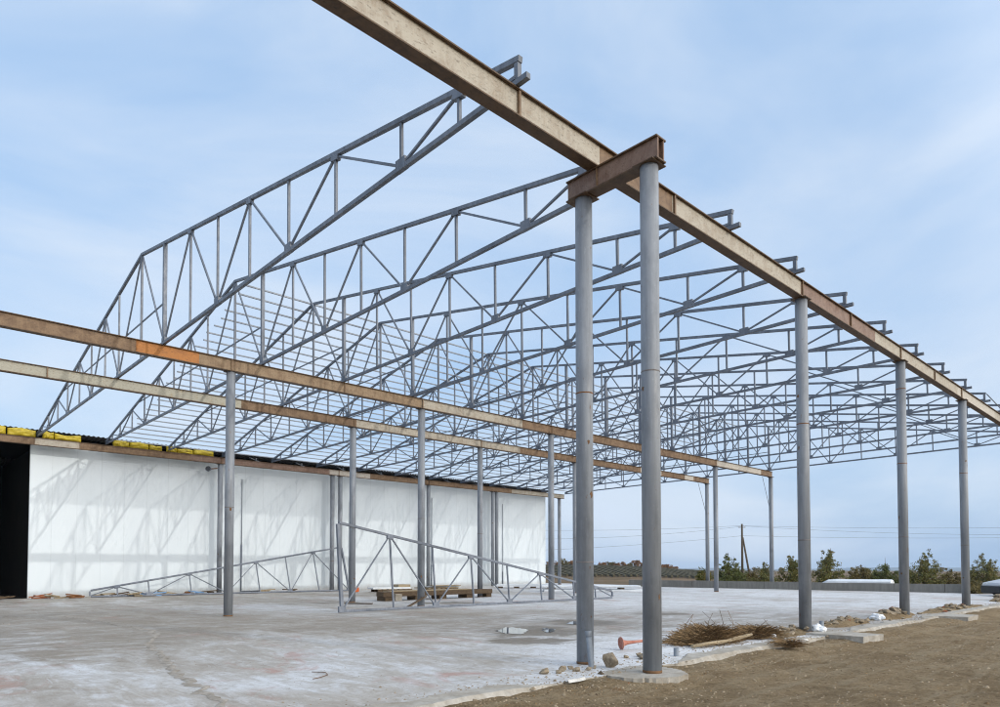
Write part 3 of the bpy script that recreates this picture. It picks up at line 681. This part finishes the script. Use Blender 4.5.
for i, (x, y, r) in enumerate([(-7.35, 10.45, .11), (-7.15, 10.25, .13), (-7.45, 10.15, .07)]):
    rock(x, y, r * .35, r, 'flat stone beside the outer front column near the fallen cone', 'stones near the fallen cone')
for i in range(60):
    y = rnd(3.2, 8.2); rock(edge_x(y) + rnd(-.05, .35), y, -.08 + rnd(0, .05), rnd(.015, .06), 'small rubble along the broken slab edge at the bottom of the photo', 'rubble at the near slab edge', random.choice(BRICK) if random.random() < .12 else None)
rock(-6.62, 8.35, -.03, .12, 'dark stone in the notch of the slab edge left of the round footing', mesh=rock_mesh(1, 91, .7, 'bark'))
for i, (x, y, r) in enumerate([(-6.35, 8.05, .05), (-6.0, 8.25, .06)]): rock(x, y, -.08, r, 'red brick scrap at the foot of the round footing', 'brick scraps by the round footing', BRICK[i])
# pipe stubs
def stub(label, x, y, h, r, tilt=(0, 0)):
    t = thing('pipe_stub', label, 'pipe', (x, y, 0), group='grey pipe stubs at the slab edge'); t.rotation_euler = (tilt[0], tilt[1], 0)
    MB().lathe([(r, -.05), (r, h), (r - .006, h), (r - .006, h - .3 if h > .4 else .0)], 20).build('pipe', M['pipe_grey'], t)
    if h > .4: MB().lathe([(r, h - .09), (r + .009, h - .085), (r + .009, h - .012), (r + .004, h + .003), (r - .006, h + .003)], 20).build('socket', M['pipe_grey'], t)
stub('tall leaning grey pipe stub beside the inner front column', -7.08, 8.72, .60, .045, (R(2), R(-5)))
stub('short grey pipe stub just right of the outer front column', -6.98, 11.05, .15, .05)
stub('short grey pipe stub beside the white bag and the square footing', -7.1, 17.95, .26, .055)
stub('short grey pipe stub in the rubble by the small dry weeds', -7.35, 15.5, .2, .05)
def bag(label, x, y, r, seed):
    bm = bmesh.new(); bmesh.ops.create_icosphere(bm, subdivisions=3, radius=1)
    for v in bm.verts:
        d = v.co.copy(); k = 1 + .35 * noise.noise(d * 1.6 + Vector((seed, 0, 0))) + .2 * noise.noise(d * 4.5 + Vector((seed, 5, 0))); v.co = Vector((d.x * k * r * 1.2, d.y * k * r, d.z * k * r * .7))
    m = bpy.data.meshes.new('plastic_bag'); bm.to_mesh(m); bm.free(); m.materials.append(M['white_plastic'])
    o = bpy.data.objects.new('plastic_bag', m); COL.objects.link(o); o.location = (x, y, r * .55); tag(o, label, 'plastic bag', 'crumpled white plastic bags')
bag('crumpled white plastic bag at the foot of the nearest right-row column', -7.0, 17.45, .16, 1)
bag('crumpled white plastic bag on the rubble before the rust-banded column', -7.35, 22.8, .17, 2)
bag('small white plastic scrap by the pipe stub in the weeds', -7.2, 15.45, .07, 3)
# fallen faded cone
t = thing('traffic_cone', 'faded orange cone lying on its side behind the outer front column', 'traffic cone', (-8.22, 11.05, .132), 0)
t.rotation_euler = (0, R(86), R(62)); t.scale = (.85, .85, .85)
MB().lathe([(.10, .0), (.145, -.02), (.15, .0), (.075, .05), (.045, .16), (.036, .32), (.03, .62), (.0, .63)], 20).build('cone_body', M['orange_faded'], t)
MB().lathe([(.0, .01), (.10, .002), (.11, -.004)], 20).build('cone_mouth', M['orange_faded'], t)
# dry weeds
def weeds(label, cx, cy, lx, ly, h, n, seed):
    rs = random.Random(seed); m = MB()
    for i in range(n):
        u, v = rs.gauss(0, .4), rs.gauss(0, .4); x, y = cx + lx * u, cy + ly * v; hh = h * max(.15, 1 - (u * u + v * v))
        p = Vector((x, y, rs.uniform(0, .6) * hh)); a = rs.uniform(0, 6.28); pts = [p]; dz = rs.uniform(-.05, .5)
        for k in range(3):
            a += rs.uniform(-.7, .7); st = rs.uniform(.05, .16); p = p + Vector((math.cos(a) * st, math.sin(a) * st, dz * st + rs.uniform(-.03, .04))); p.z = max(.005, min(p.z, hh * 1.15)); pts.append(p)
        w = rs.uniform(.002, .0055); vs = []
        for q in pts: vs += [q + Vector((0, 0, w)), q - Vector((math.sin(a) * w, -math.cos(a) * w, w))]
        m.add(vs, [(2*k, 2*k+1, 2*k+3, 2*k+2) for k in range(3)])
    for i in range(7):
        x, y = cx + lx * rs.gauss(0, .5), cy + ly * rs.gauss(0, .5); m.tube([(x, y, h * .3), (x + rs.uniform(-.1, .1), y + rs.uniform(-.1, .1), h * .9), (x + rs.uniform(-.25, .25), y + rs.uniform(-.2, .2), h * rs.uniform(1.1, 1.7))], .005, 4)
    if n > 1000: heap(cx + .05, cy, lx * .8, ly * .8, h * .35)
    tag(m.build('dry_weed_heap', M['dry_weed']), label, 'dry weeds')
weeds('larger heap of dry brown weeds on the slab edge right of the outer front column', -7.8, 13.5, .48, 1.0, .42, 6500, 3)
weeds('smaller heap of dry brown weeds next to the rubble pile', -7.55, 15.35, .32, .75, .25, 3000, 5)
weeds('small tuft of dry weeds on the dirt below the kerb', -6.25, 14.1, .12, .3, .14, 260, 9)
for i, (p, q) in enumerate([((-7.35, 12.2, .05), (-7.15, 13.4, .10)), ((-7.25, 13.1, .06), (-7.3, 14.6, .13))]):
    tag(MB().tube([p, [(a + b) / 2 for a, b in zip(p, q)], q], [.035, .045, .03], 8).build('log', M['timber_pale']), 'weathered stick lying in front of the larger weed heap', 'stick', 'sticks by the weed heap')
tag(MB().tube([(-9.75, 5.2, .015), (-9.55, 5.32, .02), (-9.35, 5.25, .012), (-9.2, 5.05, .015), (-9.15, 4.9, .012)], .006, 6).build('bent_rebar', M['foot']), 'thin bent rusty rod on the slab near the bottom edge', 'rod')

# timber stack
t = thing('timber_stack', 'long stack of brown timber beams with a pale sack, behind the nearer leaning truss', 'timber stack', (-27.55, 18.1, 0), R(90))
for i, (x, w) in enumerate([(.15, .5), (1.9, .5), (3.4, .45), (5.2, .5), (6.6, .35)]):
    MB().box(x, x + w, -.35, .35, .003, .2).build('bearer', M['timber'], t)
for j, (ya, yb) in enumerate([(-.42, -.16), (-.12, .14), (.18, .42)]):
    bevel(MB().box(.0 + .08 * j, 6.95 - .1 * j, ya, yb, .205, .43).build('beam', M['timber'], t), .008)
MB().box(.5, 5.6, -.3, .36, .435, .47).build('board', M['timber_pale'], t)
bevel(MB().box(.62, 1.0, -.52, -.37, .003, .34).build('sack', M['edge_concrete'], t), .04)
def plank(label, p, q, w=.14, h=.04, mat='timber'):
    tag(MB().bar(p, q, w, h, (0, 0, 1) if abs(q[2] - p[2]) < .01 and False else (1, 0, 0)).build('plank', M[mat]), label, 'plank')
plank('brown plank lying at the foot of the column behind the truss half', (-26.55, 15.7, .03), (-25.5, 16.45, .03))
plank('brown plank propped at the foot of the column under the leaning truss', (-21.95, 15.75, .05), (-22.55, 17.1, .42))
def pallet(label, x, y, rz, top):
    t = thing('pallet', label, 'pallet', (x, y, 0), rz, 'pallets by the white wall')
    for yy in (-.5, 0, .5): MB().box(-1.2, 1.2, yy - .07, yy + .07, .003, .15).build('bearer', M['timber'], t)
    for k in range(7): MB().box(-1.2 + k * .37, -.98 + k * .37, -.58, .58, .153, .18).build('deck_board', M['timber_pale'], t)
    return t
pallet('left pallet carrying grey sheets, by the white wall', -37.4, 25.6, R(80), 0)
pallet('right pallet carrying pale boards, by the white wall', -37.0, 29.2, R(84), 0)
o = MB().obox((0, 0, 0), (2.6, 1.0, .10), Matrix.Rotation(R(78), 3, 'Z')).build('sheet_bundle', M['white_sheet'], loc=(-37.4, 25.4, .235)); tag(o, 'bundle of pale grey sheets on the left pallet', 'sheets')
o = MB().obox((0, 0, 0), (.9, .8, .16), Matrix.Rotation(R(85), 3, 'Z')).build('board_bundle', M['timber_pale'], loc=(-37.45, 26.4, .37)); tag(o, 'short pale board bundle on top of the grey sheets', 'boards')
for k in range(3):
    o = MB().obox((0, 0, 0), (3.2 - .4 * k, .5, .05), Matrix.Rotation(R(82 + 5 * k), 3, 'Z')).build('board_bundle', M['timber_pale' if k != 1 else 'conduit'], loc=(-37.0 + .1 * k, 29.0 + .3 * k, .21 + .06 * k)); tag(o, ['lowest pale board on the right pallet', 'grey sheet between the boards on the right pallet', 'topmost pale board on the right pallet'][k], 'boards')
bevel(tag(MB().box(-.15, .15, -.22, .22, 0.003, .3).build('orange_bucket', M['orange_bright'], loc=(-38.3, 23.4, 0)), 'small orange tool case by the white wall right of the farther leaning truss', 'tool case'), .05)
# flat sheets and panels at the far end of the slab
t = thing('sheet_stack', 'flat pale sheets on wooden blocks at the right end of the white wall', 'sheet stack', (-38.0, 35.4, 0), R(45))
for k in range(4): MB().box(.15 + k * 1.25, .55 + k * 1.25, -.5, .5, .003, .13).build('block', M['timber'], t)
for k in range(3): MB().box(-.1 + .12 * k, 4.7 - .1 * k, -.6, .6, .135 + k * .06, .185 + k * .06).build('sheet', M['white_sheet'], t)
t = thing('panel_stack', 'stack of long white panels with dark gaps between, beyond the front columns', 'panel stack', (-31.0, 33.2, 0), R(46.6))
bevel(MB().box(0, 6.4, -.7, .7, .004, .14).build('panel', M['white_sheet'], t), .02)
for k in range(4): MB().box(.5 + 1.5 * k, .75 + 1.5 * k, -.6, .6, .142, .26).build('spacer', M['timber'], t)
bevel(MB().box(-.2, 6.3, -.7, .7, .262, .40).build('panel', M['white_sheet'], t), .05, 3)
# scraps along the foot of the white wall
SC = [(-41.2, 5.3, 'timber'), (-41.3, 6.9, 'brick_scrap'), (-41.1, 7.6, 'timber_pale'), (-40.8, 8.3, 'rust'), (-41.3, 10.6, 'timber'), (-40.9, 11.4, 'timber_pale'), (-41.1, 12.1, 'blue_plastic'), (-41.2, 12.9, 'timber_pale'), (-41.3, 14.2, 'rust'), (-41.2, 14.8, 'blue_plastic'), (-41.3, 15.4, 'timber'), (-41.3, 19.0, 'timber_pale'), (-41.2, 20.6, 'timber'), (-41.4, 9.7, 'timber_pale')]
for i, (x, y, mt) in enumerate(SC):
    m = MB()
    for k in range(3): m.obox((rnd(-.1, .1), rnd(-.3, .3), .05 + .06 * k), (rnd(.1, .3), rnd(.4, 1.1), .06), Matrix.Rotation(rnd(-.4, .4), 3, 'Z') @ Matrix.Rotation(rnd(-.25, .25), 3, 'X'))
    o = m.build('scrap_heap', M[mt], loc=(x, y, 0))
    lb = {'timber': 'small heap of brown plank scraps along the foot of the white wall', 'timber_pale': 'small heap of pale plank scraps along the foot of the white wall', 'rust': 'rusty scrap along the foot of the white wall', 'brick_scrap': 'reddish scrap at the left end of the white wall', 'blue_plastic': 'blue plastic scrap along the foot of the white wall'}[mt]
    tag(o, lb, 'scrap', 'scraps at the foot of the white wall')

# litter on the dirt and grit on the slab (uncountable)
def litter(name, mat, n, area, r0, r1, zf, seed):
    rs = random.Random(seed); m = MB()
    for i in range(n):
        x, y = area(rs); r = rs.uniform(r0, r1) * (1.9 if rs.random() < .05 else 1); z = zf(x, y); a = rs.uniform(0, 6.28); vs = []
        for k in range(5): q = a + k * 1.2566; vs.append((x + r * math.cos(q) * rs.uniform(.7, 1.2), y + r * math.sin(q) * rs.uniform(.7, 1.2), z - r * .2))
        vs.append((x + r * .2, y, z + r * rs.uniform(.35, .75))); m.add(vs, [(k, (k + 1) % 5, 5) for k in range(5)])
    tag(m.build(name, M[mat]), kind='stuff')
    return m
def a_dirt(rs):
    y = 2.5 + 24 * rs.random() ** 1.5; return edge_x(y) + .15 + 9 * rs.random() ** 1.5, y
def a_edge(rs):
    y = rs.uniform(3, 40); return edge_x(y) - abs(rs.gauss(0, .45)) + .05, y
def a_slab(rs):
    y = rs.uniform(2.5, 22); return -7 - 20 * rs.random() ** 1.4, y
tg = litter('pebbles', 'clod', 9000, a_dirt, .006, .026, dirt_z, 1)
for o in bpy.data.objects:
    if o.name == 'pebbles': tag(o, 'pebbles and clods scattered over the brown dirt', 'pebbles')
litter('leaf_litter', 'dry_weed', 1500, a_dirt, .008, .026, dirt_z, 2); tag(bpy.data.objects['leaf_litter'], 'dry leaf bits scattered over the brown dirt', 'litter')
litter('edge_grit', 'stone', 3000, a_edge, .008, .03, lambda x, y: .0, 3); tag(bpy.data.objects['edge_grit'], 'crumbled grit along the broken slab edge', 'grit')
litter('slab_grit', 'mud', 1400, a_slab, .006, .02, lambda x, y: .0, 4); tag(bpy.data.objects['slab_grit'], 'loose grit on the concrete slab', 'grit')

# ------------------------------------------------------------------ beyond the slab
def leaf_cloud(m, rs, c, r, n, size):
    for i in range(n):
        d = Vector((rs.gauss(0, 1), rs.gauss(0, 1), rs.gauss(0, .8))).normalized() * r * rs.random() ** .45; p = c + d
        a = Vector((rs.gauss(0, 1), rs.gauss(0, 1), rs.gauss(0, 1))).normalized(); b = a.orthogonal().normalized(); s = size * rs.uniform(.6, 1.3)
        m.add([p - a * s * .5, p + b * s * .32, p + a * s * .5, p - b * s * .32], [(0, 1, 2, 3)])
def shrub(label, x, y, z, h, w, mat, seed, cat='shrub', name='shrub', dens=1., leaf=.115, group='shrubs beyond the low wall'):
    rs = random.Random(seed); t = thing(name, label, cat, (x, y, z), 0, group); st = MB(); m = MB()
    for k in range(max(6, int(w * 7))):
        a = rs.uniform(0, 6.28); rr = w * .5 * rs.random() ** .7; ht = h * (1 - .55 * (rr / (w * .5)) ** 2) * rs.uniform(.62, 1.03)
        p0 = Vector((math.cos(a) * rr * .35, math.sin(a) * rr * .35, -.1)); p2 = Vector((math.cos(a) * rr, math.sin(a) * rr, ht)); p1 = (p0 + p2) / 2 + Vector((rs.uniform(-.15, .15), rs.uniform(-.15, .15), .1 * h))
        st.tube([p0, p1, p2], [.035, .022, .008], 5)
        nn = int(13 * dens)
        for q in range(nn):
            f = rs.uniform(.12, 1.0); c = p0.lerp(p1, f * 2) if f < .5 else p1.lerp(p2, f * 2 - 1)
            c = c + Vector((rs.gauss(0, .16), rs.gauss(0, .16), rs.gauss(0, .1))) * (1.5 - f)
            leaf_cloud(m, rs, c, rs.uniform(.12, .30) * (1.25 - .6 * f), int(rs.uniform(14, 28)), leaf)
    for q in range(int(26 * w * dens)):
        a = rs.uniform(0, 6.28); rr = w * .52 * math.sqrt(rs.random()); top = h * .78 * math.sqrt(max(.05, 1 - (rr / (w * .56)) ** 2)); c = Vector((math.cos(a) * rr, math.sin(a) * rr, top * rs.uniform(.15, 1.0)))
        leaf_cloud(m, rs, c, rs.uniform(.16, .34), int(rs.uniform(16, 34)), leaf)
    st.build('stems', M['bark'], t); m.build('foliage', M[mat], t); return t
def at(u, dep):                                                         # world position of a viewing-direction tangent at a depth
    c, s = math.cos(FWD), math.sin(FWD); r = u * dep; return r * c + dep * s, -r * s + dep * c
SH = [(.296, 57, 1.9, 1.6, 'leaf_olive', 'small dull shrub left of the two slim distant columns'), (.338, 58, 2.85, 2.9, 'leaf_green', 'broad loose green shrub around the foot of the utility pole'),
      (.385, 57, 2.3, 1.7, 'leaf_olive', 'narrow shrub just left of the slim braced column'), (.425, 58, 2.9, 2.3, 'leaf_olive', 'olive shrub just right of the slim braced column'),
      (.480, 57, 3.15, 2.9, 'leaf_olive', 'tall olive shrub behind the left end of the white covered stack'), (.522, 60, 2.1, 2.6, 'leaf_brown', 'low brownish shrub behind the white covered stack'),
      (.562, 59, 2.4, 2.2, 'leaf_green', 'upright green shrub behind the right end of the white covered stack'), (.592, 60, 1.9, 2.2, 'leaf_olive', 'low olive shrub left of the rust-banded column'),
      (.622, 57, 3.1, 2.7, 'leaf_olive', 'tall dense olive shrub just right of the rust-banded column'), (.655, 59, 1.6, 2.4, 'leaf_brown', 'low yellowish shrub left of the rightmost column'),
      (.705, 56, 2.8, 2.6, 'leaf_olive', 'rounded olive shrub just right of the rightmost column'), (.745, 58, 1.7, 2.0, 'leaf_brown', 'low brown shrub at the right edge of the photo'),
      (.365, 62, 1.3, 2.6, 'leaf_brown', 'low brown scrub right of the utility pole'), (.535, 64, 1.5, 3.2, 'leaf_olive', 'low olive scrub past the middle of the white covered stack')]
for i, (u, d, h, w, mt, lb) in enumerate(SH):
    x, y = at(u, d); shrub(lb, x, y, -.45, h + .45, w, mt, 100 + i)
x, y = at(.692, 41.5); shrub('brown dry bush at the right end of the low concrete wall', x, y, -.1, 1.0, .7, 'leaf_brown', 140, leaf=.1, group=None)
# covered stack behind the low wall
t = thing('covered_stack', 'long low stack under a white plastic cover behind the low wall', 'covered stack', (-22.6, 56.0, -.45), R(10.8))
m = MB(); prof = [(-.9, 0), (-.9, .62), (-.62, .98), (-.2, 1.1), (.2, 1.1), (.62, .98), (.9, .62), (.9, 0)]; stn = [(0, .30), (.5, .72), (1.0, .96), (1.6, 1.0), (2.4, .985), (3.2, 1.0), (4.0, .99), (4.8, 1.01), (5.35, 1.0), (5.45, .93)]; vs = []
for xx, k in stn:
    for a, b in prof: vs.append((xx, a * (.9 + .1 * k), b * k))
fs = [(i*8+j, (i+1)*8+j, (i+1)*8+j+1, i*8+j+1) for i in range(len(stn) - 1) for j in range(7)] + [tuple(range(8)), tuple(range(len(stn)*8 - 1, len(stn)*8 - 9, -1))]
m.add(vs, fs, False); m.build('plastic_cover', M['white_sheet'], t)
m = MB()
for zz in (.6, .9): m.bar((.8, -.93, zz * .98), (5.35, -.93, zz), .02, .03)
m.build('batten', M['conduit'], t)
bevel(MB().box(5.452, 5.475, -.3, .1, .35, .75).build('end_flap', M['conduit'], t), .004)
# utility pole, its strut and wires
px, py = -53.3, 103.8; pz = land_z(px, py)
t = thing('utility_pole', 'dark utility pole with a slanting strut, far beyond the low wall', 'utility pole', (px, py, pz - .3))
MB().tube([(0, 0, 0), (0, 0, 8.45 - pz + .3)], [.22, .14], 10).build('pole', M['pole_wood'], t)
MB().tube([(1.05, 1.1, 0), (.08, .08, 6.3 - pz + .3)], [.19, .13], 8).build('strut', M['pole_wood'], t)
MB().bar((-.4, -.4, 7.9 - pz + .3), (.4, .4, 7.9 - pz + .3), .08, .1, (0, 0, 1)).build('crossarm', M['pole_wood'], t)
for s in (-.3, .3): MB().lathe([(.0, .0), (.05, .02), (.06, .1), (.03, .16), (0, .17)], 8, (s, s, 7.95 - pz + .3)).build('insulator', M['lens'], t)
def wire(label, a, b, c, sag=.5):
    pts = []
    for p, q in ((a, b), (b, c)):
        for k in range(12):
            f = k / 12; pts.append((p[0] + (q[0] - p[0]) * f, p[1] + (q[1] - p[1]) * f, p[2] + (q[2] - p[2]) * f - 4 * sag * f * (1 - f)))
    pts.append(c); tag(MB().tube(pts, .015, 5, False).build('power_wire', M['cable']), label, 'wire', 'wires of the utility pole')
wire('upper power wire crossing the sky behind the columns', (-84, 71, 7.7), (px - .3, py - .3, 8.15), (-5, 154, 8.4))
wire('lower power wire crossing the sky behind the columns', (-84, 71, 3.9), (px, py, 6.55), (-5, 154, 6.8))
wire('middle power wire crossing the sky behind the columns', (-84, 71, 6.2), (px + .3, py + .3, 8.1), (-5, 154, 7.2), .9)
# parked car at the right edge
t = thing('parked_car', 'light grey car with a dark bumper cut off by the right edge of the photo', 'car', (-7.5, 47.5, 0), R(46.65 + 180))
prof = [(2.08, .42), (2.1, .62), (2.0, .74), (1.1, .92), (.35, 1.42), (-1.1, 1.46), (-1.9, 1.0), (-2.08, .95), (-2.1, .4)]
m = MB(); n = len(prof); vs = []
for s in (-1, 1):
    for xx, z in prof: vs.append((xx, s * (.82 if z < 1.1 else .64), z))
m.add(vs, [tuple(range(n)), tuple(range(2*n - 1, n - 1, -1))] + [(i, i + n, (i + 1) % n + n, (i + 1) % n) for i in range(n)]); bevel(m.build('body', M['car_paint'], t), .04, 3)
bevel(MB().box(1.75, 2.16, -.84, .84, .16, .56).build('bumper', M['dark_plastic'], t), .06, 3)
MB().box(-2.0, 1.7, -.79, .79, .2, .45).build('sill', M['dark_plastic'], t)
vs = [(1.08, -.62, .96), (1.08, .62, .96), (.40, .56, 1.40), (.40, -.56, 1.40)]
m = MB(); m.add([(a + .03, b, c + .02) for a, b, c in vs], [(0, 1, 2, 3)]); m.build('windscreen', M['glass_dark'], t)
for s in (-1, 1):
    for xx in (1.3, -1.3):
        w = MB().lathe([(.0, -.1), (.2, -.1), (.3, -.09), (.32, -.05), (.32, .05), (.3, .09), (.2, .1), (0, .1)], 24).build('wheel', M['rubber'], t, (xx, s * .74, .32)); w.rotation_euler = (R(90), 0, 0)
        MB().lathe([(.0, -.108), (.19, -.104), (.19, .104), (0, .108)], 16).build('rim', M['rim'], w)
    bevel(MB().box(1.93, 2.08, s * .62 - .16, s * .62 + .16, .6, .72).build('headlight', M['lens'], t), .02)
# vineyard rows and autumn trees on the far rise
def vines():
    m = MB()
    for i in range(46):
        pts = []
        for k in range(14):
            u = .03 + i * .0085 - .12 * k / 13 * .55; d = 250 + 118 * k / 13; x, y = at(u, d); pts.append((x, y, land_z(x, y)))
        for p, q in zip(pts, pts[1:]):
            m.bar((p[0], p[1], p[2] + .7), (q[0], q[1], q[2] + .7), 1.0 - .4, .75 + .2 * math.sin(i * 3 + p[0]), (1, 0, 0))
    o = m.build('vineyard_rows', M['vine']); tag(o, 'rows of vines on the far rise behind the slab', 'vineyard', kind='stuff')
vines()
def far_tree(label, u, d, h, w, mat, seed, group):
    x, y = at(u, d); rs = random.Random(seed); z = land_z(x, y); t = thing('autumn_tree' if 'autumn' in label else 'far_tree', label, 'tree', (x, y, z - .3), 0, group)
    MB().tube([(0, 0, 0), (.1, 0, h * .5)], [.22, .12], 6).build('trunk', M['bark'], t); m = MB()
    for k in range(16):
        c = Vector((rs.gauss(0, w * .24), rs.gauss(0, w * .24), h * rs.uniform(.3, .92))); leaf_cloud(m, rs, c, w * rs.uniform(.14, .26), 26, .75)
    m.build('crown', M[mat], t)
rs = random.Random(5)
k = 0
for u in [.072, .083, .093, .103, .15, .162, .172, .181, .19, .198, .207, .215, .226, .238, .05, .245, .255]:
    big_ = u in (.093, .198, .215); k += 1
    far_tree('rusty autumn tree on the skyline between the front columns, taller than its neighbours' if big_ and u > .15 else ('tall golden autumn tree on the skyline just right of the white wall' if big_ else 'low autumn tree in the skyline row past the white wall'), u, 372 + rs.uniform(-8, 12), 4.6 if big_ else rs.uniform(2.4, 3.4), 4.2 if big_ else rs.uniform(3.6, 5), 'leaf_autumn' if k % 3 else 'leaf_brown', 300 + k, 'autumn trees on the skyline')
for u in [.345, .37, .378, .388, .41, .44, .52, .60, .63, .645]:
    k += 1; far_tree('dark low tree on the far land beyond the shrubs', u, 420 + rs.uniform(0, 160), rs.uniform(3.5, 5), rs.uniform(5, 8), 'leaf_brown', 400 + k, 'trees on the far land')
# air
m = MB(); m.box(-9600, 9600, -9600, 9600, -101, 60)
hm = bpy.data.materials.new('haze_air'); hm.use_nodes = True; t_ = hm.node_tree; t_.nodes.remove(t_.nodes['Principled BSDF'])
pv = t_.nodes.new('ShaderNodeVolumePrincipled'); pv.inputs['Density'].default_value = .00012; pv.inputs['Color'].default_value = (.62,.79,1.0,1)
t_.links.new(pv.outputs[0], t_.nodes['Material Output'].inputs['Volume'])
tag(m.build('haze', hm), kind='stuff')
